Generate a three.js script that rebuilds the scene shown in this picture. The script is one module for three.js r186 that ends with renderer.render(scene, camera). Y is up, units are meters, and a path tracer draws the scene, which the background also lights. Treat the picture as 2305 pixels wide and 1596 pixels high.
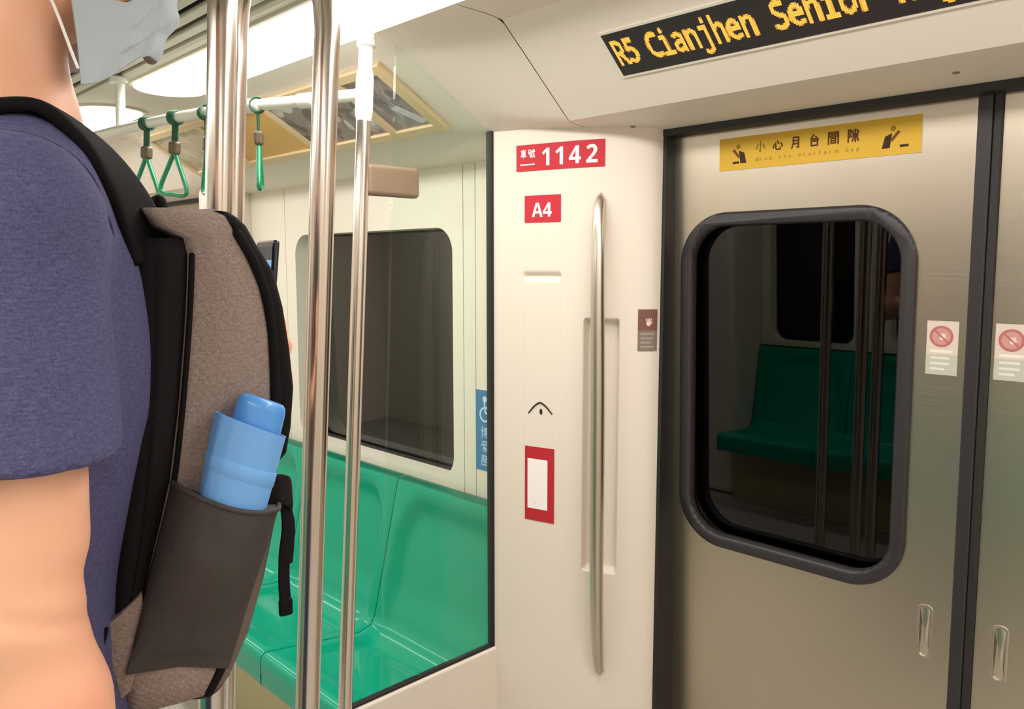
import * as THREE from 'three';
import { RoundedBoxGeometry } from 'three/addons/geometries/RoundedBoxGeometry.js';
import { RectAreaLightUniformsLib } from 'three/addons/lights/RectAreaLightUniformsLib.js';
import { mergeGeometries, toCreasedNormals } from 'three/addons/utils/BufferGeometryUtils.js';
import { ImprovedNoise } from 'three/addons/math/ImprovedNoise.js';

// ---------------------------------------------------------------- camera, light, exposure
const scene = new THREE.Scene();
scene.background = new THREE.Color(0.0, 0.0, 0.0);              // the tunnel outside
const camera = new THREE.PerspectiveCamera(2 * Math.atan(798 / 1800) * 180 / Math.PI, 2305 / 1596, 0.02, 60);
camera.position.set(0, 1.48, 1.5);
{ const az = 44.2 * Math.PI / 180, p = 6.28 * Math.PI / 180;
  camera.lookAt(-Math.cos(az) * Math.cos(p), 1.48 - Math.sin(p), 1.5 - Math.sin(az) * Math.cos(p)); }
scene.add(camera);
const renderer = new THREE.WebGLRenderer({ antialias: true });
renderer.shadowMap.enabled = true;
renderer.toneMapping = THREE.LinearToneMapping;
renderer.toneMappingExposure = 1.36;
RectAreaLightUniformsLib.init();

const WIDTH = 2.55, CEIL = 2.0;                                  // car width, ceiling height
const STRIP_Y = 1.968, STRIP_POWER = 8.5, STRIP_GLOW = 2.4;
const STRIPS = [[-2.35, 0.9], [-5.5, -2.66], [1.2, 2.9]];        // x ranges of the light strips on each side
const STRIP_Z = [0.6, WIDTH - 0.6];
const WARM = new THREE.Color(1.0, 0.965, 0.925);
for (const z of STRIP_Z) for (const [x0, x1] of STRIPS) {
  const l = new THREE.RectAreaLight(WARM, STRIP_POWER, x1 - x0 - 0.1, 0.17);
  l.position.set((x0 + x1) / 2, STRIP_Y - 0.022, z); l.rotation.x = -Math.PI / 2;
  l.name = 'strip_light_source'; scene.add(l);
}

// ---------------------------------------------------------------- helpers
const V = (x, y, z) => new THREE.Vector3(x, y, z);
const noise = new ImprovedNoise();
let seed = 7; const rnd = () => { seed = (seed * 1664525 + 1013904223) >>> 0; return seed / 4294967296; };
const used = {};
function numbered(n) { const k = used[n] = (used[n] ?? -1) + 1; return k ? n + '_' + String(k).padStart(3, '0') : n; }
function tag(o, label, category, group) { o.userData.label = label; o.userData.category = category; if (group) o.userData.group = group; return o; }
function thing(name, label, category, pos = [0, 0, 0], group) {
  const o = new THREE.Group(); o.name = numbered(name); o.position.set(...pos); scene.add(o); return tag(o, label, category, group);
}
function structure(name, pos = [0, 0, 0]) { const o = new THREE.Group(); o.name = name; o.position.set(...pos); o.userData.kind = 'structure'; scene.add(o); return o; }
function part(name, geo, mat, parent) {
  const m = new THREE.Mesh(geo, mat); m.castShadow = m.receiveShadow = true;
  let n = name, k = 0; while (parent.children.some((c) => c.name === n)) n = name + '_' + String(++k).padStart(3, '0');
  m.name = n; parent.add(m); return m;
}
function solo(name, geo, mat, pos, label, category, group) {
  const m = new THREE.Mesh(geo, mat); m.castShadow = m.receiveShadow = true; m.name = numbered(name); m.position.set(...pos); scene.add(m); return tag(m, label, category, group);
}
const moved = (g, x, y, z) => g.translate(x, y, z);
const rbox = (w, h, d, r = 0.004, s = 3) => new RoundedBoxGeometry(w, h, d, s, Math.min(r, w / 2.01, h / 2.01, d / 2.01));
const box = (x0, x1, y0, y1, z0, z1, r = 0) => (r ? rbox(x1 - x0, y1 - y0, z1 - z0, r) : new THREE.BoxGeometry(x1 - x0, y1 - y0, z1 - z0)).translate((x0 + x1) / 2, (y0 + y1) / 2, (z0 + z1) / 2);
function meshOf(pos, idx, uv, crease) {
  let g = new THREE.BufferGeometry(); g.setAttribute('position', new THREE.Float32BufferAttribute(pos, 3));
  if (uv) g.setAttribute('uv', new THREE.Float32BufferAttribute(uv, 2));
  g.setIndex(idx); if (crease) g = toCreasedNormals(g, crease); else g.computeVertexNormals(); return g;
}
// lofted skin over rings of points; rings[i] = array of Vector3, closed rings unless open
function loft(rings, { caps = true, closed = true, crease = 0 } = {}) {
  const n = rings[0].length, pos = [], idx = [], uv = [];
  let run = 0;
  rings.forEach((r, i) => { if (i) run += r[0].distanceTo(rings[i - 1][0]); let s = 0; r.forEach((p, j) => { if (j) s += p.distanceTo(r[j - 1]); pos.push(p.x, p.y, p.z); uv.push(s, run); }); });
  for (let i = 0; i + 1 < rings.length; i++) for (let j = 0; j < (closed ? n : n - 1); j++) {
    const a = i * n + j, b = i * n + (j + 1) % n, c = a + n, d = b + n; idx.push(a, b, d, a, d, c);
  }
  if (caps && closed) for (const [i, flip] of [[0, true], [rings.length - 1, false]]) {
    const c = rings[i].reduce((s, p) => s.add(p), V(0, 0, 0)).divideScalar(n), k = pos.length / 3; pos.push(c.x, c.y, c.z); uv.push(0, 0);
    for (let j = 0; j < n; j++) { const a = i * n + j, b = i * n + (j + 1) % n; flip ? idx.push(k, b, a) : idx.push(k, a, b); }
  }
  return meshOf(pos, idx, uv, crease);
}
// round tube along points with a radius that may vary (radius number or function of 0..1), rounded ends
function rod(points, radius, { segs = 60, sides = 20, smooth = true, round = true } = {}) {
  const rf = typeof radius === 'function' ? radius : () => radius;
  const curve = smooth && points.length > 2 ? new THREE.CatmullRomCurve3(points, false, 'centripetal') : (() => { const c = new THREE.CurvePath(); for (let i = 0; i + 1 < points.length; i++) c.add(new THREE.LineCurve3(points[i], points[i + 1])); return c; })();
  const fr = { t: [], p: [] };
  for (let i = 0; i <= segs; i++) { fr.p.push(curve.getPointAt(i / segs)); fr.t.push(curve.getTangentAt(Math.min(1, Math.max(0, i / segs))).normalize()); }
  let nrm = Math.abs(fr.t[0].y) < 0.9 ? V(0, 1, 0) : V(1, 0, 0); nrm.addScaledVector(fr.t[0], -nrm.dot(fr.t[0])).normalize();
  const rings = [], ring = (p, t, r) => { const b = t.clone().cross(nrm); const o = []; for (let k = 0; k < sides; k++) { const a = -k / sides * Math.PI * 2; o.push(p.clone().addScaledVector(nrm, Math.cos(a) * r).addScaledVector(b, Math.sin(a) * r)); } return o; };
  const end = (i, s) => { const r = rf(i / segs), o = []; for (const a of [80, 60, 38, 18]) o.push([fr.p[i].clone().addScaledVector(fr.t[i], s * r * Math.sin(a * Math.PI / 180)), r * Math.cos(a * Math.PI / 180)]); return s < 0 ? o : o.reverse(); };
  if (round) for (const [p, r] of end(0, -1)) rings.push(ring(p, fr.t[0], r));
  for (let i = 0; i <= segs; i++) { nrm.addScaledVector(fr.t[i], -nrm.dot(fr.t[i])).normalize(); rings.push(ring(fr.p[i], fr.t[i], rf(i / segs))); }
  if (round) for (const [p, r] of end(segs, 1)) rings.push(ring(p, fr.t[segs], r));
  return loft(rings.map((r) => r.reverse()), {});
}
// flat band of given width and thickness along points; face normals per point
function ribbon(points, normals, width, thick, { segs = 48 } = {}) {
  const c = new THREE.CatmullRomCurve3(points, false, 'centripetal'), nc = new THREE.CatmullRomCurve3(normals, false, 'centripetal');
  const rings = [];
  for (let i = 0; i <= segs; i++) {
    const u = i / segs, p = c.getPoint(u), t = c.getTangent(u), n = nc.getPoint(u); n.addScaledVector(t, -n.dot(t)).normalize();
    const s = t.clone().cross(n), w = (typeof width === 'function' ? width(u) : width) / 2, h = thick / 2, o = [];
    for (let k = 0; k < 16; k++) { const a = k / 16 * Math.PI * 2, ca = Math.cos(a), sa = Math.sin(a); o.push(p.clone().addScaledVector(s, w * Math.sign(ca) * Math.pow(Math.abs(ca), 0.45)).addScaledVector(n, h * Math.sign(sa) * Math.pow(Math.abs(sa), 0.45))); }
    rings.push(o.reverse());
  }
  return loft(rings.map((r) => r.reverse()), {});
}
// closed cross-section (z, y) swept along x
function sweepX(profile, x0, x1, crease = 0.5) {
  const s = profile.map(([z, y]) => [z, y]); let area = 0; s.forEach(([z, y], i) => { const [z2, y2] = s[(i + 1) % s.length]; area += z * y2 - z2 * y; });
  if (area < 0) s.reverse();
  const sh = new THREE.Shape(s.map(([z, y]) => new THREE.Vector2(z, y)));
  const g = new THREE.ExtrudeGeometry(sh, { depth: x1 - x0, bevelEnabled: false, steps: 1 });
  g.applyMatrix4(new THREE.Matrix4().set(0, 0, -1, x1, 0, 1, 0, 0, 1, 0, 0, 0, 0, 0, 0, 1));
  return toCreasedNormals(g, crease);
}
function rrect(x0, y0, x1, y1, r, target = new THREE.Shape()) {
  target.moveTo(x0 + r, y0); target.lineTo(x1 - r, y0); target.absarc(x1 - r, y0 + r, r, -Math.PI / 2, 0, false);
  target.lineTo(x1, y1 - r); target.absarc(x1 - r, y1 - r, r, 0, Math.PI / 2, false); target.lineTo(x0 + r, y1);
  target.absarc(x0 + r, y1 - r, r, Math.PI / 2, Math.PI, false); target.lineTo(x0, y0 + r); target.absarc(x0 + r, y0 + r, r, Math.PI, Math.PI * 1.5, false); return target;
}
const extr = (sh, depth, bevel = 0, seg = 24) => toCreasedNormals(new THREE.ExtrudeGeometry(sh, bevel ? { depth: depth - 2 * bevel, bevelEnabled: true, bevelSize: bevel, bevelThickness: bevel, bevelSegments: 3, curveSegments: seg } : { depth, bevelEnabled: false, curveSegments: seg }).translate(0, 0, bevel), 0.6);
// signed-distance meshing (surface nets)
function nets(f, lo, hi, cell) {
  const n = [0, 1, 2].map((k) => Math.ceil((hi[k] - lo[k]) / cell) + 1), [nx, ny, nz] = n, g = new Float32Array(nx * ny * nz);
  for (let k = 0, q = 0; k < nz; k++) for (let j = 0; j < ny; j++) for (let i = 0; i < nx; i++, q++) g[q] = f(lo[0] + i * cell, lo[1] + j * cell, lo[2] + k * cell);
  const id = new Int32Array(g.length).fill(-1), pos = [], idx = [], uv = [];
  for (let k = 0; k < nz - 1; k++) for (let j = 0; j < ny - 1; j++) for (let i = 0; i < nx - 1; i++) {
    const q = i + nx * (j + ny * k); let s = 0, c = 0, px = 0, py = 0, pz = 0;
    const val = (a, b, d) => g[q + a + nx * (b + ny * d)];
    for (let e = 0; e < 8; e++) if (val(e & 1, (e >> 1) & 1, e >> 2) < 0) s++;
    if (s === 0 || s === 8) continue;
    for (let e = 0; e < 12; e++) {
      const ax = e >> 2, u = e & 1, w = (e >> 1) & 1, A = [0, 0, 0], B = [0, 0, 0];
      A[(ax + 1) % 3] = B[(ax + 1) % 3] = u; A[(ax + 2) % 3] = B[(ax + 2) % 3] = w; B[ax] = 1;
      const a = val(...A), b = val(...B); if ((a < 0) === (b < 0)) continue;
      const t = a / (a - b); c++; px += A[0] + (B[0] - A[0]) * t; py += A[1] + (B[1] - A[1]) * t; pz += A[2] + (B[2] - A[2]) * t;
    }
    id[q] = pos.length / 3; const X = lo[0] + (i + px / c) * cell, Y = lo[1] + (j + py / c) * cell, Z = lo[2] + (k + pz / c) * cell;
    pos.push(X, Y, Z); uv.push(Z + X * 0.8, Y);
  }
  const st = [1, nx, nx * ny];
  for (let k = 1; k < nz - 1; k++) for (let j = 1; j < ny - 1; j++) for (let i = 1; i < nx - 1; i++) {
    const q = i + nx * (j + ny * k);
    for (let ax = 0; ax < 3; ax++) {
      const a = g[q] < 0, b = g[q + st[ax]] < 0; if (a === b) continue;
      const u = st[(ax + 1) % 3], w = st[(ax + 2) % 3], v0 = id[q], v1 = id[q - u], v2 = id[q - u - w], v3 = id[q - w];
      if (v0 < 0 || v1 < 0 || v2 < 0 || v3 < 0) continue;
      a ? idx.push(v0, v1, v2, v0, v2, v3) : idx.push(v0, v2, v1, v0, v3, v2);
    }
  }
  return meshOf(pos, idx, uv);
}
const smin = (a, b, k) => { const h = Math.max(k - Math.abs(a - b), 0) / k; return Math.min(a, b) - h * h * k * 0.25; };
function cap(A, B, ra, rb) {                                      // tapered capsule
  const bx = B[0] - A[0], by = B[1] - A[1], bz = B[2] - A[2], l2 = bx * bx + by * by + bz * bz;
  return (x, y, z) => { const dx = x - A[0], dy = y - A[1], dz = z - A[2], t = Math.min(1, Math.max(0, (dx * bx + dy * by + dz * bz) / l2)); return Math.hypot(dx - bx * t, dy - by * t, dz - bz * t) - (ra + (rb - ra) * t); };
}
function ell(C, R) { return (x, y, z) => { const a = (x - C[0]) / R[0], b = (y - C[1]) / R[1], c = (z - C[2]) / R[2], k0 = Math.hypot(a, b, c), k1 = Math.hypot(a / R[0], b / R[1], c / R[2]); return k1 < 1e-6 ? -Math.min(...R) : k0 * (k0 - 1) / k1; }; }

// ---------------------------------------------------------------- textures and materials
function dataTex(w, h, fn, srgb, rx = 1, ry = 1) {
  const d = new Uint8Array(w * h * 4);
  for (let y = 0; y < h; y++) for (let x = 0; x < w; x++) { const c = fn(x, y), q = (y * w + x) * 4; for (let k = 0; k < 3; k++) d[q + k] = Math.max(0, Math.min(255, c[k] ?? c[0])); d[q + 3] = 255; }
  const t = new THREE.DataTexture(d, w, h); t.wrapS = t.wrapT = THREE.RepeatWrapping; t.magFilter = t.minFilter = THREE.LinearFilter; t.repeat.set(rx, ry);
  if (srgb) t.colorSpace = THREE.SRGBColorSpace; t.needsUpdate = true; return t;
}
function canvasTex(w, h, draw) {
  const c = document.createElement('canvas'); c.width = w; c.height = h; const x = c.getContext('2d'); draw(x, w, h);
  const t = new THREE.CanvasTexture(c); t.colorSpace = THREE.SRGBColorSpace; t.magFilter = THREE.LinearFilter; return t;
}
const std = (o) => new THREE.MeshStandardMaterial(o), phys = (o) => new THREE.MeshPhysicalMaterial(o);
const hex = (r, g, b) => new THREE.Color().setRGB(r / 255, g / 255, b / 255, THREE.SRGBColorSpace);
const heather = (base, amp, streak) => dataTex(256, 256, (x, y) => { const n = (rnd() - 0.5) * amp + noise.noise(x * 0.08, y * 0.5, 3) * streak; return base.map((c) => c + n); }, true, 5, 5);
const weave = dataTex(128, 128, (x, y) => [128 + 60 * Math.sin(x * Math.PI / 4) * Math.sin(y * Math.PI / 4) + (rnd() - 0.5) * 60], false, 8, 8);
const brushed = dataTex(256, 256, (() => { const rows = Array.from({ length: 256 }, () => rnd()); return (x, y) => [122 + rows[y] * 10 + (rnd() - 0.5) * 5]; })(), false, 1.2, 3);
const M = {
  cream: std({ color: hex(230, 218, 205), roughness: 0.42 }),
  cove: std({ color: hex(234, 224, 212), roughness: 0.5 }),
  wall: std({ color: hex(234, 227, 212), roughness: 0.4 }),
  ceiling: std({ color: hex(222, 216, 202), roughness: 0.55 }),
  void: std({ color: hex(40, 38, 32), roughness: 0.9 }),
  floor: std({ color: hex(192, 186, 176), roughness: 0.5, map: dataTex(256, 256, () => [214 + rnd() * 41], true, 3, 3) }),
  steel: std({ color: new THREE.Color(0.74, 0.66, 0.60), metalness: 1, roughness: 0.22 }),
  satin: std({ color: new THREE.Color(0.6, 0.55, 0.47), metalness: 1, roughness: 0.3 }),
  door: phys({ color: new THREE.Color(0.60, 0.53, 0.43), metalness: 1, roughness: 0.64, roughnessMap: brushed }),
  white: phys({ color: hex(244, 242, 234), roughness: 0.3, clearcoat: 0.4 }),
  rubber: std({ color: hex(30, 27, 27), roughness: 0.55 }),
  gasket: phys({ color: hex(44, 40, 42), roughness: 0.42 }),
  dark: std({ color: hex(24, 20, 20), roughness: 0.6 }),
  glass: phys({ color: new THREE.Color(0.955, 0.985, 0.962), transmission: 1, roughness: 0.0, ior: 1.5, thickness: 0, specularIntensity: 0.45 }),
  tint: phys({ color: new THREE.Color(0.35, 0.36, 0.34), transmission: 1, roughness: 0.01, ior: 1.58, thickness: 0 }),
  doorGlass: phys({ color: new THREE.Color(0.32, 0.31, 0.30), transmission: 1, roughness: 0.01, ior: 1.48, thickness: 0 }),
  seat: phys({ color: hex(0, 158, 126), roughness: 0.3, specularIntensity: 0.35, clearcoat: 0.32, clearcoatRoughness: 0.07 }),
  seatBase: std({ color: hex(178, 168, 128), roughness: 0.55 }),
  seatShade: std({ color: hex(90, 82, 52), roughness: 0.7 }),  // dark olive of the shadow below the seat fronts
  taupe: std({ color: hex(136, 116, 94), roughness: 0.5 }),
  glow: std({ color: hex(250, 250, 246), roughness: 0.6, emissive: WARM, emissiveIntensity: STRIP_GLOW }),
  frame: std({ color: hex(214, 190, 150), roughness: 0.5 }),
  orange: std({ color: hex(214, 168, 92), roughness: 0.45 }),
  strap: std({ color: hex(38, 92, 66), roughness: 0.75, bumpMap: weave, bumpScale: 0.0008 }),
  ring: phys({ color: hex(28, 140, 96), roughness: 0.35, clearcoat: 0.4 }),
  buckle: std({ color: hex(98, 84, 62), roughness: 0.5 }),
  skin: phys({ vertexColors: true, color: hex(238, 182, 152), roughness: 0.52, sheen: 0.15, sheenColor: hex(255, 190, 160) }),
  shirt: std({ color: 0xffffff, roughness: 0.9, map: heather([78, 76, 114], 26, 14), bumpMap: weave, bumpScale: 0.0006 }),
  jeans: std({ color: 0xffffff, roughness: 0.9, map: heather([46, 58, 104], 34, 16), bumpMap: weave, bumpScale: 0.0008 }),
  shoe: std({ color: hex(58, 56, 58), roughness: 0.7 }),
  hair: std({ color: hex(24, 19, 17), roughness: 0.65 }),
  mask: std({ color: hex(184, 194, 202), roughness: 0.9, bumpMap: weave, bumpScale: 0.0004 }),
  eye: std({ color: hex(240, 238, 232), roughness: 0.2 }),
  iris: std({ color: hex(40, 26, 18), roughness: 0.2 }),
  bag: std({ color: 0xffffff, roughness: 0.92, map: heather([140, 122, 113], 38, 8), bumpMap: weave, bumpScale: 0.0008 }),
  bagTop: std({ color: 0xffffff, roughness: 0.92, map: heather([140, 124, 120], 34, 8), bumpMap: weave, bumpScale: 0.0008 }),
  bagDark: phys({ specularIntensity: 0.3, color: hex(28, 23, 25), roughness: 0.85, bumpMap: weave, bumpScale: 0.0008 }),
  bagBlack: phys({ specularIntensity: 0.3, color: hex(18, 14, 16), roughness: 0.8 }),
  pocket: std({ color: hex(58, 52, 49), roughness: 0.7, bumpMap: weave, bumpScale: 0.0003 }),
  bagLow: std({ color: hex(106, 92, 85), roughness: 0.9, bumpMap: weave, bumpScale: 0.0006 }),
  umbrella: std({ color: hex(112, 170, 232), roughness: 0.65, bumpMap: weave, bumpScale: 0.0002 }),
  umbrellaCap: phys({ color: hex(84, 152, 226), roughness: 0.4, clearcoat: 0.3 }),
  phone: phys({ color: hex(26, 30, 44), roughness: 0.3, clearcoat: 0.6 }),
};

// written characters as pen strokes on a 100 x 100 grid
const GLYPH = {
  che: '15,13 85,13|25,29 75,29 75,68 25,68 25,29|25,48 75,48|8,82 92,82|50,2 50,98',
  hao: '10,8 40,8 40,34 10,34 10,8|5,48 48,48|25,48 20,64 42,64 38,92 27,86|72,2 72,20|72,11 90,11|56,22 95,22 91,32|58,22 50,94|66,34 90,30|74,40 74,60 92,60|66,74 60,94|80,70 80,92 94,92 94,84',
  xiao: '50,5 50,93 40,85|28,30 12,66|72,30 90,66', xin: '15,50 8,76|30,34 32,82 40,91 70,91 76,74|48,20 56,42|80,40 92,66',
  yue: '28,8 28,62 15,95|28,8 75,8 75,92 62,87|28,35 75,35|28,61 75,61', tai: '45,5 20,40 80,40|62,22 85,48|25,56 78,56 78,93 25,93 25,56',
  jian: '10,5 10,96|10,5 42,5 42,38 10,38|10,21 42,21|90,5 90,96|90,5 58,5 58,38 90,38|58,21 90,21|32,52 68,52 68,90 32,90 32,52|32,71 68,71',
  xi: '10,5 10,96|10,5 32,5 22,35 34,56 12,62|66,2 66,25|50,10 42,28|82,8 92,26|50,35 84,35 84,58 50,58 50,35|50,46 84,46|67,62 67,96|52,70 42,90|82,70 92,90',
  bo: '18,5 18,95|5,34 34,34|42,14 95,14|68,3 68,56|48,24 90,24 90,54 48,54 48,24|48,39 90,39|40,66 96,66|82,58 82,94 72,88|52,74 60,84',
  ai: '80,4 18,12|24,18 30,28|48,16 52,26|76,14 68,26|10,36 12,46|10,36 90,36 86,46|30,46 34,60 66,60|48,40 52,50|40,58 22,86|36,68 74,68 40,96|44,72 84,96',
  zuo: '52,2 52,12|14,14 92,14|14,14 14,60 6,95|34,26 24,52|34,36 44,50|72,26 62,52|72,36 84,50|54,24 54,90|28,66 82,66|20,91 92,91',
};
function glyph(x, key, px, py, size, lw) { x.lineWidth = lw; x.lineCap = 'round'; x.lineJoin = 'round'; for (const st of GLYPH[key].split('|')) { x.beginPath(); st.split(' ').forEach((p, i) => { const [a, b] = p.split(',').map(Number); const X = px + a / 100 * size, Y = py + b / 100 * size; i ? x.lineTo(X, Y) : x.moveTo(X, Y); }); x.stroke(); } }

// ================================================================= SETTING
// cross-section of the cove (z, y), door side; the other side mirrors it
const COVE = [[0, 1.765], [0.165, 1.800], [0.2, 1.819], [0.31, 1.884], [0.42, 1.944], [0.47, 1.966], [0.5, 1.972], [0.72, 1.972]];
const HEADER = [[-0.12, 1.775], [0, 1.781], [0.14, 1.793], [0.158, 1.797], [0.166, 1.8035], [0.36, 1.9685], [0.40, 1.972], [0.72, 1.972]];
const closedUp = (p) => [...p, [p[p.length - 1][0], 2.06], [p[0][0], 2.06]];
function resample(p, n) { const L = [0]; for (let i = 1; i < p.length; i++) L.push(L[i - 1] + Math.hypot(p[i][0] - p[i - 1][0], p[i][1] - p[i - 1][1])); return Array.from({ length: n }, (_, k) => { const t = L[L.length - 1] * k / (n - 1); let i = 1; while (i < p.length - 1 && L[i] < t) i++; const u = (t - L[i - 1]) / (L[i] - L[i - 1]); return [p[i - 1][0] + (p[i][0] - p[i - 1][0]) * u, p[i - 1][1] + (p[i][1] - p[i - 1][1]) * u]; }); }
const sstep = (a, b, x) => { const t = Math.min(1, Math.max(0, (x - a) / (b - a))); return t * t * (3 - 2 * t); };
const mirrorZ = (p) => p.map(([z, y]) => [WIDTH - z, y]);
{
  const f = structure('floor'); part('floor_sheet', box(-6, 3.2, -0.04, 0, -0.12, WIDTH + 0.1).translate(0, 0, 0), M.floor, f);
  const c = structure('ceiling');
  part('roof_panel', box(-6, 3.2, 2.06, 2.1, -0.12, WIDTH + 0.12), M.ceiling, c);
  part('grille_backing', box(-6, 3.2, 2.035, 2.06, 0.72, WIDTH - 0.72), M.void, c);
  for (const s of [0, 1]) {
    const m = s ? mirrorZ : (p) => p;
    if (s) part('cove_panel', sweepX(m(closedUp(COVE)), -6, 3.2), M.cove, c);
    else {
      for (const [x0, x1] of [[-3.01, -1.47], [-6, -4.9035], [0.39, 3.2]]) part('cove_panel', sweepX(closedUp(COVE), x0, x1), M.cove, c);
      for (const [x0, x1] of [[-1.47, -1.2025], [-3.01, -3.2725]]) {                    // the cove turns into the door header
        const A = resample(COVE, 40), B = resample(HEADER, 40), rings = [];
        for (let i = 0; i <= 16; i++) { const u = sstep(0, 1, i / 16), x = x0 + (x1 - x0) * i / 16, q = A.map(([z, y], k) => V(x, y + (B[k][1] - y) * u, z + (B[k][0] - z) * u)); rings.push([...q, V(x, 2.06, 0.72), V(x, 2.06, q[0].z)]); }
        part('cove_panel', loft(x1 > x0 ? rings.map((r) => r.reverse()) : rings, { caps: false, crease: 0.5 }), M.cove, c);
      }
    }
    part('edge_panel', sweepX(m([[0.72, 1.972], [0.728, 1.976], [0.728, 2.06], [0.72, 2.06]]), -6, 3.2), M.ceiling, c);
  }
  const slatN = 24, z0 = 0.728, step = (WIDTH - 1.456) / slatN;
  for (let i = 0; i < slatN; i++) part('grille_slat', box(-6, 3.2, 1.978, 1.988, z0 + i * step + 0.010, z0 + (i + 1) * step - 0.010, 0.003), M.ceiling, c);
  const ends = [['wall_front', -6.06, -6], ['wall_back', 3.2, 3.26]];
  for (const [n, a, b] of ends) { const w = structure(n); part('end_panel', box(a, b, 0, 2.1, -0.12, WIDTH + 0.12), M.wall, w); }
}
// headers above the doors
function header(name, x0, x1) {
  const h = structure(name); part('header_panel', sweepX(closedUp(HEADER), x0, x1, 0.35), M.cove, h);
  return h;
}
const head1 = header('trim_1', -1.2, 0.385); header('trim_2', -4.9, -3.275);
for (const [x, z, y] of [[-1.105, 0.055, 1.7855], [-0.45, 0.075, 1.7875]]) part('screw', new THREE.SphereGeometry(0.006, 14, 8).scale(1, 0.45, 1).translate(x, y, z), M.taupe, head1);

// side walls of the seating bays: panels with recessed joints around a rounded window opening
function bayWall(name, xa, xb, win, seams, z, flip, top = 1.8) {
  const w = structure(name, [0, 0, 0]); const T = 0.07;
  const ex = [xa, ...seams, xb];
  for (let i = 0; i + 1 < ex.length; i++) {
    const g = 0.0016, a = ex[i] + g, b = ex[i + 1] - g, sh = new THREE.Shape();
    sh.moveTo(a, 0); sh.lineTo(b, 0); sh.lineTo(b, top); sh.lineTo(a, top); sh.lineTo(a, 0);
    for (const [w0, w1] of win) if (w0 > a && w1 < b) sh.holes.push(rrect(w0, 0.845, w1, 1.594, 0.075, new THREE.Path()));
    const geo = extr(sh, T); geo.translate(0, 0, -T);
    if (flip) geo.applyMatrix4(new THREE.Matrix4().makeRotationY(Math.PI)).translate(xa + xb, 0, 0);
    geo.translate(0, 0, z);
    part('wall_panel', geo, M.wall, w);
  }
  return w;
}
let winCount = 0;
function bayWindow(x0, x1, z, s) {                               // s = +1 door side, -1 far side
  const w = structure('window_' + (++winCount), [(x0 + x1) / 2, 0.845, z]); const hw = (x1 - x0) / 2, h = 0.749;
  const sh = rrect(-hw - 0.012, -0.012, hw + 0.012, h + 0.012, 0.085); sh.holes.push(rrect(-hw + 0.008, 0.008, hw - 0.008, h - 0.008, 0.07, new THREE.Path()));
  part('window_seal', extr(sh, 0.012).translate(0, 0, -0.07 * 1 - 0.012), M.rubber, w);
  part('window_pane', extr(rrect(-hw, 0, hw, h, 0.075), 0.004).translate(0, 0, -0.09), M.tint, w).rotation.x = 0.02;
  if (s < 0) w.rotation.y = Math.PI; return w;
}
bayWall('wall_right', -3.03, -1.45, [[-2.69, -1.79]], [-2.76, -1.742, -1.69], 0, false);
bayWindow(-2.69, -1.79, 0, 1);
bayWall('wall_right_far', -6, -5.1, [], [], 0, false); bayWall('wall_right_near', 0.6, 3.2, [], [], 0, false);
{ const t = -2.8; // this wall is turned about its own middle, so its openings are given turned as well
  bayWall('wall_left', -6, 3.2, [[t + 1.765, t + 2.24], [t + 0.66, t + 1.575]], [t - 1, t + 0.58, t + 1.67, t + 2.76, t + 4], WIDTH, true); }
bayWindow(-2.24, -1.765, WIDTH, -1); bayWindow(-1.575, -0.66, WIDTH, -1);

// tunnel outside
{ const t = structure('tunnel_wall'); part('tunnel_lining', box(-7, 4, -0.5, 3.5, -1.5, -1.45), M.void, t); part('tunnel_lining', box(-7, 4, -0.5, 3.5, WIDTH + 1.45, WIDTH + 1.5), M.void, t); }

// curved pillars at the doorway: plan curve (x, z), swept up
const PILLAR = [[-1.45, 0.165], [-1.30, 0.130], [-1.20, 0.100], [-1.12, 0.060], [-1.075, 0.020], [-1.06, -0.03]];
const pillarCurve = (() => {                                      // Catmull-Rom, arc-length table
  const P = PILLAR, Q = [], N = P.length, g = (i) => i < 0 ? [2 * P[0][0] - P[1][0], 2 * P[0][1] - P[1][1]] : i >= N ? [2 * P[N - 1][0] - P[N - 2][0], 2 * P[N - 1][1] - P[N - 2][1]] : P[i];
  for (let i = 0; i < N - 1; i++) for (let k = 0; k < 40; k++) { const t = k / 40, [a, b, c, d] = [g(i - 1), g(i), g(i + 1), g(i + 2)], f = (j) => 0.5 * (2 * b[j] + (c[j] - a[j]) * t + (2 * a[j] - 5 * b[j] + 4 * c[j] - d[j]) * t * t + (3 * b[j] - a[j] - 3 * c[j] + d[j]) * t ** 3); Q.push([f(0), f(1)]); }
  Q.push(P[N - 1]); const S = [0]; for (let i = 1; i < Q.length; i++) S.push(S[i - 1] + Math.hypot(Q[i][0] - Q[i - 1][0], Q[i][1] - Q[i - 1][1]));
  return { len: S[S.length - 1], at(s) { let i = 1; while (i < S.length - 1 && S[i] < s) i++; const u = (s - S[i - 1]) / (S[i] - S[i - 1]), A = Q[i - 1], B = Q[i], dx = B[0] - A[0], dz = B[1] - A[1], l = Math.hypot(dx, dz); return { x: A[0] + dx * u, z: A[1] + dz * u, nx: -dz / l, nz: dx / l }; } };
})();
const onPillar = (s, y, d = 0) => { const q = pillarCurve.at(s); return V(q.x + q.nx * d, y, q.z + q.nz * d); };
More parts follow.
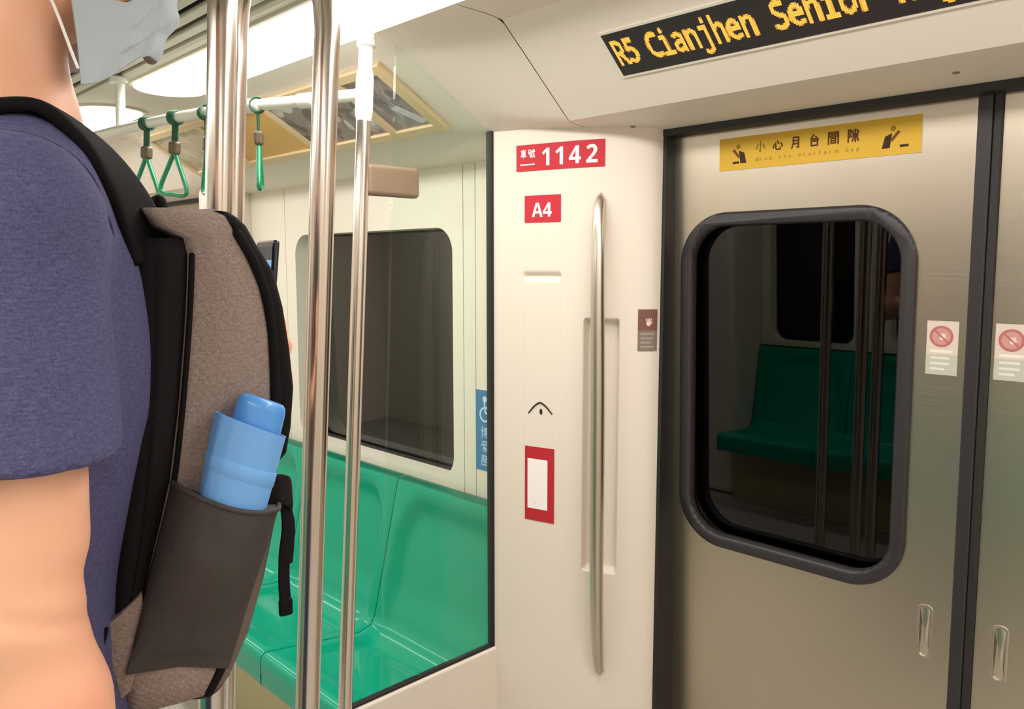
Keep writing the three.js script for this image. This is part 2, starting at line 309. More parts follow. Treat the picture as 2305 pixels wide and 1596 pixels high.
// n points away from the wall, towards the car
function pillarPatch(s0, s1, y0, y1, d, nu = 12, nv = 2, depth = null) {
  const pos = [], uv = [], idx = [];
  for (let j = 0; j <= nv; j++) for (let i = 0; i <= nu; i++) { const s = s0 + (s1 - s0) * i / nu, y = y0 + (y1 - y0) * j / nv, p = onPillar(s, y, d + (depth ? depth(s, y) : 0)); pos.push(p.x, p.y, p.z); uv.push(i / nu, j / nv); }
  for (let j = 0; j < nv; j++) for (let i = 0; i < nu; i++) { const a = j * (nu + 1) + i, b = a + 1, c = a + nu + 1; idx.push(a, b, c + 1, a, c + 1, c); }
  return meshOf(pos, idx, uv);
}
{
  const p = structure('wall_pillar');
  const relief = (s, y) => {
    // finger recess behind the grab handle
    const r = sstep(0.256, 0.262, s) * (1 - sstep(0.334, 0.340, s)) * sstep(0.762, 0.772, y) * (1 - sstep(1.352, 1.362, y));
    // scooped slot and the edge of the hatch below it
    const k = sstep(0.094, 0.101, s) * (1 - sstep(0.193, 0.2, s)) * Math.exp(-(((y - 1.457) / 0.007) ** 2));
    const hatch = Math.max(Math.exp(-(((s - 0.098) / 0.0016) ** 2)), Math.exp(-(((s - 0.199) / 0.0016) ** 2))) * sstep(0.80, 0.81, y) * (1 - sstep(1.44, 1.45, y));
    return -0.022 * r - 0.010 * k - 0.0012 * hatch;
  };
  part('pillar_cover', pillarPatch(0, pillarCurve.len, 0, 1.86, 0, 240, 620, relief), M.cream, p);
  const core = [[-1.45, -0.06]]; for (let i = 0; i <= 30; i++) { const q = pillarCurve.at(pillarCurve.len * i / 30); core.push([q.x - q.nx * 0.03, q.z - q.nz * 0.03]); }
  part('pillar_core', new THREE.ExtrudeGeometry(new THREE.Shape(core.map(([x, z]) => new THREE.Vector2(x, -z))), { depth: 1.8, bevelEnabled: false }).rotateX(-Math.PI / 2), M.cream, p);
}
// the pillars of the other door edges, plain
for (const [n, x, s] of [['wall_pillar_far', -3.03 - 1.45, -1], ['wall_pillar_near', 0.62 - 1.45, -1], ['wall_pillar_end', -3.65, 1]]) {
  const p = structure(n), pts = []; for (let i = 0; i <= 24; i++) { const q = pillarCurve.at(pillarCurve.len * i / 24); pts.push([q.x, q.z]); }
  const ring = [...pts, [-1.06, -0.06], [-1.45, -0.06]].map(([a, z]) => new THREE.Vector2(s < 0 ? x - a : a + x, -z));
  part('pillar_cover', toCreasedNormals(new THREE.ExtrudeGeometry(new THREE.Shape(ring), { depth: 1.82, bevelEnabled: false }).rotateX(-Math.PI / 2), 0.5), M.cream, p);
}

{ const p = structure('wall_pillar_opposite'); part('pillar_cover', box(-2.75, -2.285, 0, 1.84, WIDTH - 0.34, WIDTH, 0.04), M.cream, p); }
// sliding doors; the car side leans in slightly towards the roof
const LEAN = 0.028, leanZ = (y) => LEAN * (y - 1.2);
let doorCount = 0;
function doorLeaf(x0, x1, win, pullX, seal) {
  const d = structure('door_' + (++doorCount), [(x0 + x1) / 2, 0, -0.055 + leanZ(0)]); d.rotation.x = LEAN; const cx = (x0 + x1) / 2, T = 0.035;
  const sh = new THREE.Shape(); sh.moveTo(x0 - cx, 0.01); sh.lineTo(x1 - cx, 0.01); sh.lineTo(x1 - cx, 1.815); sh.lineTo(x0 - cx, 1.815); sh.lineTo(x0 - cx, 0.01);
  const [w0, w1] = win, wy0 = 0.861, wy1 = 1.583, r = 0.098;
  sh.holes.push(rrect(w0 - cx, wy0, w1 - cx, wy1, r, new THREE.Path()));
  const ph = 0.0996, pw = 0.0203, py = 0.7452; sh.holes.push(rrect(pullX - pw / 2 - cx, py, pullX + pw / 2 - cx, py + ph, pw / 2 - 0.001, new THREE.Path()));
  const g = new THREE.ExtrudeGeometry(sh, { depth: T, bevelEnabled: false, curveSegments: 24 }).translate(0, 0, -T);
  part('door_leaf', toCreasedNormals(g, 0.5), M.door, d);
  const ring = rrect(w0 - cx - 0.008, wy0 - 0.008, w1 - cx + 0.008, wy1 + 0.008, r + 0.008); ring.holes.push(rrect(w0 - cx + 0.010, wy0 + 0.010, w1 - cx - 0.010, wy1 - 0.010, r - 0.012, new THREE.Path()));
  part('window_gasket', toCreasedNormals(new THREE.ExtrudeGeometry(ring, { depth: 0.012, bevelEnabled: true, bevelSize: 0.006, bevelThickness: 0.008, bevelSegments: 5, curveSegments: 28 }).translate(0, 0, -0.012), 0.8), M.gasket, d);
  const pane = part('window_pane', extr(rrect(w0 - cx - 0.01, -0.36, w1 - cx + 0.01, 0.36, r), 0.004), M.doorGlass, d); pane.position.set(0, (wy0 + wy1) / 2, -0.038); pane.rotation.x = 0.012;
  // recessed finger pull: a pressed cup behind the slot
  const cup = [[0, 0.0], [0.3, -0.008], [0.55, -0.012], [1, -0.013]], rings = [];
  for (const [k, z] of cup) { const o = [], hw = pw / 2 * (1 - 0.55 * k), hh = ph / 2 - pw / 2; for (let i = 0; i < 32; i++) { const a = -i / 32 * Math.PI * 2; o.push(V(pullX - cx + Math.cos(a) * hw, py + ph / 2 + Math.sign(Math.sin(a)) * hh + Math.sin(a) * hw, z)); } rings.push(o); }
  part('finger_pull', loft(rings.reverse(), { caps: true }), M.satin, d);
  const rim = rrect(pullX - pw / 2 - 0.003 - cx, py - 0.003, pullX + pw / 2 + 0.003 - cx, py + ph + 0.003, pw / 2 + 0.001); rim.holes.push(rrect(pullX - pw / 2 - cx + 0.0005, py + 0.0005, pullX + pw / 2 - cx - 0.0005, py + ph - 0.0005, pw / 2 - 0.001, new THREE.Path()));
  part('pull_rim', toCreasedNormals(new THREE.ExtrudeGeometry(rim, { depth: 0.001, bevelEnabled: true, bevelSize: 0.0008, bevelThickness: 0.0012, bevelSegments: 3, curveSegments: 20 }), 0.7), M.satin, d);
  for (const [a, b, m] of seal) part('edge_seal', box(a - cx, b - cx, 0.01, 1.815, -0.032, 0.007, 0.004), m, d);
  return d;
}
doorLeaf(-1.17, -0.4477, [-1.0255, -0.5470], -0.4924, [[-0.4472, -0.4233, M.gasket]]);
doorLeaf(-0.408, 0.335, [-0.2845, 0.1940], -0.3674, [[-0.4228, -0.4086, M.rubber]]);
doorLeaf(-4.82, -4.0977, [-4.6755, -4.197], -4.1424, [[-4.0972, -4.0733, M.gasket]]);
doorLeaf(-4.058, -3.32, [-3.9345, -3.456], -4.0174, [[-4.0728, -4.0586, M.rubber]]);
{ const s = structure('trim_3'); part('door_head_seal', box(-1.07, 0.25, 1.766, 1.783, -0.09, -0.003, 0.003), M.rubber, s); part('door_head_seal', box(-4.72, -3.4, 1.766, 1.783, -0.09, -0.003, 0.003), M.rubber, s);
  for (const x of [-1.0625, 0.2325, -4.7125, -3.4175]) part('jamb_seal', box(x - 0.005, x + 0.005, 0.0, 1.78, -0.1, -0.004, 0.003), M.rubber, s);
  part('door_back_panel', box(-1.5, -1.1, 0, 1.9, -0.11, -0.068), M.void, s); }

// ================================================================= THINGS
// ceiling light strips with rounded ends
STRIP_Z.forEach((z, k) => STRIPS.forEach(([x0, x1], i) => {
  const t = thing('ceiling_light', (k ? ['white light strip on the opposite side of the ceiling grille, middle of the car', 'white light strip on the opposite side of the ceiling grille, far end', 'white light strip on the opposite side of the ceiling grille, behind the camera']
    : ['long white light strip with a rounded end, above the white overhead rail', 'farther white light strip beyond the gap, beside the neck of the person', 'white light strip on the door side behind the camera'])[i], 'light', [(x0 + x1) / 2, STRIP_Y, z]);
  const L = (x1 - x0) / 2, sh = rrect(-L, -0.0875, L, 0.0875, 0.085);
  part('diffuser', toCreasedNormals(new THREE.ExtrudeGeometry(sh, { depth: 0.004, bevelEnabled: true, bevelSize: 0.004, bevelThickness: 0.006, bevelSegments: 3, curveSegments: 20 }).rotateX(Math.PI / 2), 0.6), M.glow, t);
  const fr = rrect(-L - 0.014, -0.1015, L + 0.014, 0.1015, 0.098); fr.holes.push(rrect(-L - 0.004, -0.0915, L + 0.004, 0.0915, 0.089, new THREE.Path()));
  part('frame', extr(fr, 0.006).rotateX(Math.PI / 2).translate(0, 0.0035, 0), M.ceiling, t);
}));

// destination display above the door: plane of the header, tilted
{
  const th = Math.atan2(0.165, 0.194), y0 = 1.8035, z0 = 0.166, X0 = -1.0, X1 = 0.16;
  const lo = 0.0735, len = 0.0945;                                // distance of the lower edge up the slope, height of the screen
  const t = thing('destination_display', 'dark amber dot display with a station name on the sloping panel above the door', 'display', [(X0 + X1) / 2, y0 + Math.sin(th) * (lo + len / 2), z0 + Math.cos(th) * (lo + len / 2)]);
  // local frame: x along the car, y up the slope, z out of the panel (down into the car)
  const q = new THREE.Quaternion().setFromRotationMatrix(new THREE.Matrix4().makeBasis(V(1, 0, 0), V(0, Math.sin(th), Math.cos(th)), V(0, -Math.cos(th), Math.sin(th)))); t.quaternion.copy(q);
  const W = X1 - X0, rows = 30, cols = Math.round(W / len * rows), c = document.createElement('canvas'); c.width = cols; c.height = rows;
  const x = c.getContext('2d'); x.fillStyle = '#000'; x.fillRect(0, 0, cols, rows); x.fillStyle = '#fff'; x.font = 'bold 21px monospace'; x.textBaseline = 'alphabetic';
  const put = (s, u) => { for (const ch of s) { x.save(); x.translate(u, 22); x.scale(0.72, 1); x.fillText(ch, 0, 0); x.restore(); u += 8.6; } };
  put('R5', 2); put('Cianjhen', 26); put('Senior', 104); put('High', 165); put('School', 209);
  const id = x.getImageData(0, 0, cols, rows).data;
  const tex = (on, off) => canvasTex(2048, Math.round(2048 / cols * rows), (k, w, h) => { k.fillStyle = off; k.fillRect(0, 0, w, h); const s = w / cols; k.fillStyle = on; for (let j = 0; j < rows; j++) for (let i = 0; i < cols; i++) { const v = id[(j * cols + i) * 4]; if (v > 90) { k.globalAlpha = Math.min(1, v / 190); k.beginPath(); k.arc((i + 0.5) * s, (j + 0.5) * s, s * 0.56, 0, 7); k.fill(); } } });
  const screenMat = phys({ map: tex('#3a2208', '#2a2124'), emissiveMap: tex('#ffb040', '#000000'), emissive: 0xffffff, emissiveIntensity: 1.15, roughness: 0.35 });
  part('screen', new THREE.PlaneGeometry(W, len).translate(0, 0, 0.0035), screenMat, t);
  const fr = new THREE.Shape([[-W / 2 - 0.006, -len / 2 - 0.005], [W / 2 + 0.006, -len / 2 - 0.005], [W / 2 + 0.006, len / 2 + 0.005], [-W / 2 - 0.006, len / 2 + 0.005]].map((p) => new THREE.Vector2(...p)));
  part('housing', extr(fr, 0.006).translate(0, 0, -0.003), M.cove, t);
}

// glazed draught screen beside the doorway
const XP = -1.45, GLASS_IN = 0.165;
{
  const t = thing('draught_screen', 'clear glass draught screen with a beige lower panel beside the green seats', 'partition', [XP, 0, 0.3]);
  const poly = (pts, d) => { const s = new THREE.Shape(pts.map(([z, y]) => new THREE.Vector2(-(z - 0.3), y))); return s; };
  const side = (pts, th) => { const g = new THREE.ExtrudeGeometry(poly(pts), { depth: th, bevelEnabled: false }).translate(0, 0, -th / 2).rotateY(Math.PI / 2); return toCreasedNormals(g, 0.4); };
  part('glass_pane', side([[0.155, 0.515], [0.508, 0.515], [0.4465, 1.80], [0.4395, 1.952], [0.31, 1.882], [0.2, 1.817], [0.165, 1.799]], 0.009), M.glass, t);
  part('edge_gasket', box(-0.011, 0.011, 0.508, 1.803, GLASS_IN - 0.3 - 0.010, GLASS_IN - 0.3 + 0.0035, 0.003), M.dark, t);
  part('bottom_gasket', box(-0.008, 0.008, 0.5065, 0.5135, GLASS_IN - 0.3, 0.30, 0.002), M.dark, t);
  part('lower_panel', box(-0.016, 0.016, 0.0, 0.507, GLASS_IN - 0.3 - 0.02, 0.302, 0.006), M.cream, t);
  const b = part('clamp_bracket', rbox(0.026, 0.066, 0.138, 0.010, 4), M.taupe, t); b.position.set(0.002, 1.663, 0.156); b.rotation.x = 0.0;
}
{
  const P = (y) => V(XP, y, 0.513 + (1.958 - y) * 0.062);
  const t = thing('grab_pole', 'steel grab pole with a white top sleeve at the edge of the glass screen', 'pole', [XP, 0, P(0).z]), rel = (y) => P(y).sub(t.position);
  part('pole_tube', rod([rel(0.0), rel(1.80)], 0.0155, { round: false, smooth: false, segs: 20 }), M.steel, t);
  part('white_sleeve', rod([rel(1.786), rel(1.972)], 0.0145, { round: false, smooth: false, segs: 10 }), M.white, t);
  part('tee_joint', rod([rel(1.788), rel(1.882)], (u) => 0.0185 - 0.002 * Math.pow(Math.abs(2 * u - 1), 8), { smooth: false, segs: 24 }), M.white, t);
  part('ceiling_flange', rod([rel(1.935), rel(1.972)], 0.0195, { smooth: false, round: false, segs: 6 }), M.white, t);
  part('floor_flange', rod([rel(0.0), rel(0.02)], 0.035, { smooth: false, round: false, segs: 4 }), M.steel, t);
}
// white overhead rail with its hanger
const RAIL = [[-1.46, .519], [-1.587, .566], [-1.737, .628], [-1.882, .670], [-2.0, .694], [-2.136, .714], [-2.298, .733], [-2.6, .758], [-2.95, .77]].map(([x, z]) => V(x, 1.84, z));
const railCurve = new THREE.CatmullRomCurve3(RAIL, false, 'centripetal');
const railAt = (x) => { let a = 0, b = 1; for (let i = 0; i < 40; i++) { const m = (a + b) / 2; railCurve.getPoint(m).x > x ? a = m : b = m; } return { p: railCurve.getPoint(a), t: railCurve.getTangent(a) }; };
{
  const t = thing('overhead_rail', 'white curved overhead rail running from the pole over the seats', 'rail', [-1.46, 1.84, 0.519]);
  const r = (p) => p.clone().sub(t.position);
  part('rail_tube', rod(RAIL.map(r), 0.0125, { segs: 90 }), M.white, t);
  const h = railAt(-2.275).p; part('hanger', rod([r(h).add(V(0, 0, 0)), r(h).add(V(0, 0.128, -0.004))], 0.012, { smooth: false, segs: 8 }), M.white, t); part('hanger_flange', rod([r(h).add(V(0, 0.118, 0)), r(h).add(V(0, 0.134, 0))], 0.022, { smooth: false, segs: 6, round: false }), M.white, t);
  const k = railAt(-2.95).p; part('hanger', rod([r(k), r(k).add(V(0, 0.13, 0))], 0.012, { smooth: false, segs: 8 }), M.white, t);
  for (const x of [-1.735, -1.60]) { const q = railAt(x); part('collar', rod([r(q.p).addScaledVector(q.t, -0.014), r(q.p).addScaledVector(q.t, 0.014)], 0.016, { smooth: false, segs: 8 }), M.white, t); }
}
// hand straps
function strap(x, label, swing, tilt) {
  const q = railAt(x), t = thing('hand_strap', label, 'strap', q.p.toArray(), 'green hand straps on the overhead rail');
  const loop = []; for (let i = 0; i <= 28; i++) { const a = i / 28 * Math.PI * 2; loop.push(V(0, Math.sin(a) * 0.0165, Math.cos(a) * 0.0165)); }
  part('strap_loop', ribbon(loop, loop.map((p) => p.clone().normalize()), 0.026, 0.003), M.strap, t);
  part('strap_band', ribbon([V(0, -0.014, 0), V(0, -0.04, 0), V(0, -0.066, 0)], [V(0, 0, 1), V(0, 0, 1), V(0, 0, 1)], 0.022, 0.006, { segs: 10 }), M.strap, t);
  part('clasp', rbox(0.03, 0.032, 0.02, 0.007).translate(0, -0.072, 0), M.buckle, t);
  const top = V(0, -0.088, 0), A = [V(-0.004, -0.086, 0), V(-0.022, -0.118, 0), V(-0.049, -0.166, 0), V(-0.050, -0.178, 0), V(-0.040, -0.184, 0), V(0, -0.185, 0), V(0.040, -0.184, 0), V(0.050, -0.178, 0), V(0.049, -0.166, 0), V(0.022, -0.118, 0), V(0.004, -0.086, 0)];
  part('ring_handle', rod(A, 0.0055, { segs: 80, sides: 12 }), M.ring, t);
  t.rotation.set(0, Math.atan2(-q.t.z, q.t.x) + swing, tilt); return t;
}
strap(-1.722, 'green hand strap between the steel poles, in front of the orange panel', -0.9, 0.06);
strap(-1.885, 'green hand strap half hidden behind the triple steel pole', -0.4, 0.0);
strap(-2.003, 'green hand strap nearest the left edge of the triple pole', 0.08, 0.12);
strap(-2.136, 'green hand strap nearest the standing person, farthest from the pole', 0.12, 0.10);

// triple steel pole in the doorway
{
  const t = thing('triple_pole', 'three-branched steel grab pole standing in front of the seats', 'pole', [-1.12, 0, 1.0]);
  const tubes = [[[-1.021, 1.792, 0.872], [-1.058, 0.799, 0.912]], [[-1.0285, 1.78, 1.0215], [-1.0655, 0.80, 1.0605]], [[-1.168, 1.80, 0.938], [-1.207, 0.80, 0.977]]].map(([a, b]) => [V(...a), V(...b)]);
  const at = (y) => { const c = V(0, 0, 0); for (const [a, b] of tubes) c.add(a.clone().lerp(b, (a.y - y) / (a.y - b.y))); return c.divideScalar(3); };
  const rel = (p) => p.clone().sub(t.position);
  for (const [a, b] of tubes) {
    const s = (y) => a.clone().lerp(b, (a.y - y) / (a.y - b.y));
    const top = at(1.94), bot = at(0.16), mix = (p, q, u, y) => { const r = p.clone().lerp(q, u); r.y = y; return r; };
    const path = [top, mix(s(1.925), at(1.925), 0.72, 1.926), mix(s(1.90), at(1.9), 0.34, 1.905), mix(s(1.865), at(1.865), 0.09, 1.868), s(1.82), s(1.76), s(1.4), s(1.0), s(0.6), s(0.36), mix(s(0.29), at(0.29), 0.12, 0.29), mix(s(0.24), at(0.24), 0.4, 0.24), mix(s(0.2), at(0.2), 0.78, 0.2), bot];
    part('branch_tube', rod(path.map(rel), 0.0182, { segs: 140, sides: 28, round: false }), M.steel, t);
  }
  part('top_tube', rod([rel(at(1.925)), rel(at(1.975))], 0.022, { smooth: false, segs: 8, round: false }), M.steel, t);
  part('top_flange', rod([rel(at(1.960)), rel(at(1.9765))], 0.045, { smooth: false, segs: 4, round: false }), M.steel, t);
  part('bottom_tube', rod([rel(at(0.0)), rel(at(0.18))], 0.022, { smooth: false, segs: 8, round: false }), M.steel, t);
  part('floor_flange', rod([rel(at(0.0)), rel(at(0.02))], 0.05, { smooth: false, segs: 4, round: false }), M.steel, t);
}

// grab handle on the pillar
{
  const pts = [[0.2935, 1.640, -0.002], [0.294, 1.60, 0.016], [0.2965, 1.52, 0.030], [0.2985, 1.40, 0.038], [0.3015, 1.20, 0.042], [0.3025, 1.0, 0.042], [0.3025, 0.80, 0.038], [0.3028, 0.65, 0.028], [0.3035, 0.56, 0.014], [0.3045, 0.512, -0.002]].map(([s, y, d]) => onPillar(s, y, d));
  const t = thing('grab_bar', 'long bowed steel grab handle on the beige door pillar', 'handle', pts[5].toArray());
  part('handle_bar', rod(pts.map((p) => p.clone().sub(t.position)), (u) => 0.0055 + 0.0112 * Math.pow(Math.sin(Math.PI * Math.min(1, Math.max(0, u))), 0.2), { segs: 120, sides: 24 }), M.satin, t);
}

// moulded green seats
function seatGeo() {
  // profile of the bucket across z for each x, width 0.53; back edge rolls, corners rounded
  const W = 0.53, nu = 44, prof = [];                              // prof: [z, y, dish amount]
  const line = (a, b, n, f) => { for (let i = 0; i <= n; i++) { const u = i / n; prof.push([a[0] + (b[0] - a[0]) * u, a[1] + (b[1] - a[1]) * u, f(u)]); } };
  prof.push([0.006, 0.824, 0], [0.03, 0.829, 0], [0.052, 0.822, 0]);
  line([0.056, 0.808], [0.150, 0.405], 22, (u) => sstep(0.0, 0.2, u) * (1 - 0.55 * sstep(0.7, 1, u)));
  line([0.162, 0.384], [0.20, 0.374], 4, (u) => 0.35 + 0.2 * u);
  line([0.215, 0.374], [0.49, 0.415], 16, (u) => 0.6 * (1 - sstep(0.7, 1, u)));
  prof.push([0.508, 0.417, 0], [0.519, 0.411, 0], [0.524, 0.40, 0], [0.526, 0.36, 0], [0.522, 0.352, 0], [0.5, 0.352, 0]);
  const rings = [];
  for (let i = 0; i <= nu; i++) {
    const u = i / nu * 2 - 1, x = u * W / 2;
    rings.push(prof.map(([z, y, d], k) => {
      const isBack = y > 0.4 && z < 0.17, corner = isBack ? sstep(0.0, 1, (y - 0.60) / 0.2) : 0;
      const edge = 0.93 - 0.22 * corner * corner;                 // the hollow narrows in a curve towards the top
      const hollow = 1 - sstep(edge - 0.22, edge, Math.abs(u));
      const seam = Math.exp(-(((Math.abs(u) - 1) / 0.012) ** 2)) * 0.004;
      const h = 0.030 * d * hollow, dir = isBack ? [-0.95, -0.3] : [0, -1];
      return V(x, y + dir[1] * h - (isBack ? 0 : seam), z + dir[0] * h - (isBack ? seam : 0));
    }));
  }
  const n = prof.length, back = rings.map((r) => r.map((p, k) => V(p.x, p.y - (k > 26 ? 0.03 : 0.0) + 0, Math.max(0.002, p.z - (k > 2 && k <= 26 ? 0.03 : 0.0)))));
  const full = rings.map((r, i) => [...r, ...back[i].slice().reverse()]), skin = loft(full, { caps: false, closed: true, crease: 0.9 });
  const ends = [0, nu].map((i) => { const pos = [], idx = []; for (let k = 0; k < n; k++) for (const p of [rings[i][k], back[i][k]]) pos.push(p.x, p.y, p.z); for (let k = 0; k + 1 < n; k++) { const a = 2 * k; i ? idx.push(a, a + 2, a + 3, a, a + 3, a + 1) : idx.push(a, a + 3, a + 2, a, a + 1, a + 3); } return meshOf(pos, idx, pos.flatMap((_, q) => q % 3 ? [] : [0, 0])).toNonIndexed(); });
  return mergeGeometries([skin.index ? skin.toNonIndexed() : skin, ...ends]);
}
const seatShape = seatGeo();
{
  const bench = thing('seat_bench', 'bench of green moulded seats on a beige base below the window', 'bench', [-2.2655, 0, 0.004]);
  const p1 = part('base_panel', box(-0.79, 0.79, 0, 0.24, 0.012, 0.40, 0.006), M.seatBase, bench); part('shadow_panel', box(-0.79, 0.79, 0.241, 0.31, 0.012, 0.34), M.seatShade, bench);  // second panel has the shadow under the seats put into its colour
  for (let i = 0; i < 3; i++) part('seat', seatShape, M.seat, bench).position.x = 0.534 * (1 - i);
  const opp = thing('seat_bench', 'green bench on the opposite side, seen mirrored in the door glass', 'bench', [-1.21, 0, WIDTH - 0.004]); opp.rotation.y = Math.PI;
  part('base_panel', box(-1.06, 1.06, 0, 0.3, 0.012, 0.38, 0.006), M.seatBase, opp);
  for (let i = 0; i < 4; i++) part('seat', seatShape, M.seat, opp).position.x = 0.534 * (1.5 - i);
}
// advertisement frame and its posters on the cove
{
  const A = V(0, 1.819, 0.2), B = V(0, 1.944, 0.42), dir = B.clone().sub(A).normalize(), sideways = V(1, 0, 0);
  const q = new THREE.Quaternion().setFromRotationMatrix(new THREE.Matrix4().makeBasis(sideways, dir, sideways.clone().cross(dir)));
  const X0 = -2.99, X1 = -1.548, H = 0.236, mid = A.clone().lerp(B, 0.5); mid.x = (X0 + X1) / 2;
  const t = thing('poster_holder', 'yellowish advertisement frame along the cove above the window', 'frame', mid.toArray()); t.quaternion.copy(q);
  const W = X1 - X0, sh = new THREE.Shape([[-W / 2, -H / 2], [W / 2, -H / 2], [W / 2, H / 2], [-W / 2, H / 2]].map((p) => new THREE.Vector2(...p)));
  const hole = (a, b) => { const p = new THREE.Path(); p.moveTo(a, -H / 2 + 0.022); p.lineTo(b, -H / 2 + 0.022); p.lineTo(b, H / 2 - 0.022); p.lineTo(a, H / 2 - 0.022); p.lineTo(a, -H / 2 + 0.022); return p; };
  const win = [[-1.735, -1.580], [-2.13, -1.758], [-2.56, -2.15], [-2.97, -2.58]].map(([a, b]) => [a - mid.x, b - mid.x]);
  for (const [a, b] of win) sh.holes.push(hole(a, b));
  part('frame_rim', toCreasedNormals(new THREE.ExtrudeGeometry(sh, { depth: 0.008, bevelEnabled: true, bevelSize: 0.002, bevelThickness: 0.003, bevelSegments: 2 }).translate(0, 0, 0.002), 0.5), M.frame, t);
  const art = (seedv, pal, band) => canvasTex(512, 320, (k, w, h) => {
    k.fillStyle = pal[0]; k.fillRect(0, 0, w, h); seed = seedv;
    for (let i = 0; i < 46; i++) { k.fillStyle = pal[1 + Math.floor(rnd() * (pal.length - 1))]; k.globalAlpha = 0.35 + rnd() * 0.5; k.beginPath(); k.ellipse(rnd() * w, rnd() * h * 0.9, 14 + rnd() * 60, 10 + rnd() * 34, rnd() * 3, 0, 7); k.fill(); }
    k.globalAlpha = 1; if (band) { k.fillStyle = '#cfc8d0'; k.beginPath(); k.moveTo(w * 0.42, h * 0.60); k.lineTo(w * 0.62, h * 0.56); k.lineTo(w * 0.97, h * 0.93); k.lineTo(w * 0.74, h * 0.95); k.fill(); }
  });
  const pos = [[0, art(11, ['#8d8483', '#5d5a60', '#b6afae', '#6f6663', '#9b938f', '#7d7c86'], true), 'grey picture poster nearest the door in the advertisement frame'], [1, art(23, ['#857b74', '#5f564f', '#a69c92', '#d8d4cc', '#6b6560', '#4f4844']), 'brown and grey picture poster behind the triple pole'], [2, null, 'plain orange poster in the frame left of the second steel pole'], [3, art(37, ['#b9ab90', '#a89878', '#c8bca0']), 'pale beige poster at the far end of the frame']];
  for (const [i, tx, label] of pos) {
    const [a, b] = win[i], m = new THREE.Mesh(new THREE.BoxGeometry(b - a - 0.002, H - 0.046, 0.003), tx ? std({ map: tx, roughness: 0.25 }) : M.orange);
    m.name = numbered('poster'); tag(m, label, 'poster'); m.castShadow = m.receiveShadow = true; m.quaternion.copy(q);
    m.position.copy(V((a + b) / 2, 0, 0.0035).applyQuaternion(q).add(mid)); scene.add(m);
  }
}

// ---------------------------------------------------------------- signs and stickers
const RED = '#c2303c';
const signMat = (tx) => phys({ map: tx, roughness: 0.55, specularIntensity: 0.5 });
function pillarSign(name, s0, s1, y0, y1, tx, label, category, d = 0.0012) {
  const c = onPillar((s0 + s1) / 2, (y0 + y1) / 2, d); const g = pillarPatch(s0, s1, y0, y1, d, 10, 1).translate(-c.x, -c.y, -c.z);
  return solo(name, g, signMat(tx), c.toArray(), label, category);
}
pillarSign('car_number_sign', 0.0772, 0.3025, 1.702, 1.7625, canvasTex(900, 242, (x, w, h) => {
  x.fillStyle = RED; x.fillRect(0, 0, w, h); x.strokeStyle = x.fillStyle = '#fff0ee';
  glyph(x, 'che', 42, 44, 74, 9); glyph(x, 'hao', 128, 44, 78, 8); x.fillRect(42, 176, 160, 12); x.font = 'bold 20px sans-serif';
  x.font = 'bold 222px sans-serif'; x.textBaseline = 'middle'; x.textAlign = 'center'; [330, 470, 618, 778].forEach((u, i) => x.fillText('1142'[i], u, 124));
}), 'red car number sign reading 1142 at the top of the pillar', 'sign');
pillarSign('car_position_sign', 0.1005, 0.1972, 1.5825, 1.6452, canvasTex(420, 270, (x, w, h) => {
  x.fillStyle = RED; x.fillRect(0, 0, w, h); x.fillStyle = '#fff0ee'; x.font = 'bold 196px sans-serif'; x.textBaseline = 'middle'; x.textAlign = 'center'; x.fillText('A4', w / 2 - 6, h / 2 + 12);
}), 'small red sign reading A4 below the number sign', 'sign');
pillarSign('red_frame_label', 0.1025, 0.1838, 0.863, 1.0465, canvasTex(260, 590, (x, w, h) => {
  x.fillStyle = '#b82a34'; x.fillRect(0, 0, w, h); x.fillStyle = '#f8eeee'; x.fillRect(24, 96, 178, 398); x.fillStyle = '#d9cfcf'; x.fillRect(80, 440, 22, 10);
}), 'upright red label with a white middle low on the pillar', 'label');
{
  // open-up mark: an arched arrow over a dot
  const c = onPillar(0.145, 1.14, 0.0015), t = thing('hatch_mark', 'small black arched mark over a dot on the pillar hatch', 'mark', c.toArray());
  const arc = [[0.1125, 1.128], [0.120, 1.137], [0.130, 1.1475], [0.1445, 1.1555], [0.159, 1.1485], [0.169, 1.139], [0.1765, 1.131]].map(([s, y]) => onPillar(s, y, 0.0006).sub(c));
  part('arch', rod(arc, (u) => 0.0016 + 0.0005 * Math.sin(u * 3.14), { segs: 30, sides: 8 }), M.dark, t);
  const dot = onPillar(0.1465, 1.134, 0.0005).sub(c); part('dot', new THREE.SphereGeometry(0.0058, 16, 10).scale(0.8, 1.25, 0.25).translate(dot.x, dot.y, dot.z), M.dark, t);
}
function handPrint(x, cx, cy, s, col) { x.fillStyle = col; x.beginPath(); x.ellipse(cx, cy + s * 0.35, s * 0.42, s * 0.4, 0.3, 0, 7); x.fill(); for (let i = 0; i < 4; i++) { x.save(); x.translate(cx - s * 0.3 + i * s * 0.22, cy); x.rotate(-0.25 + i * 0.16); x.beginPath(); x.ellipse(0, -s * 0.25, s * 0.09, s * 0.36, 0, 0, 7); x.fill(); x.restore(); } x.save(); x.translate(cx + s * 0.5, cy + s * 0.2); x.rotate(0.9); x.beginPath(); x.ellipse(0, 0, s * 0.1, s * 0.3, 0, 0, 7); x.fill(); x.restore(); }
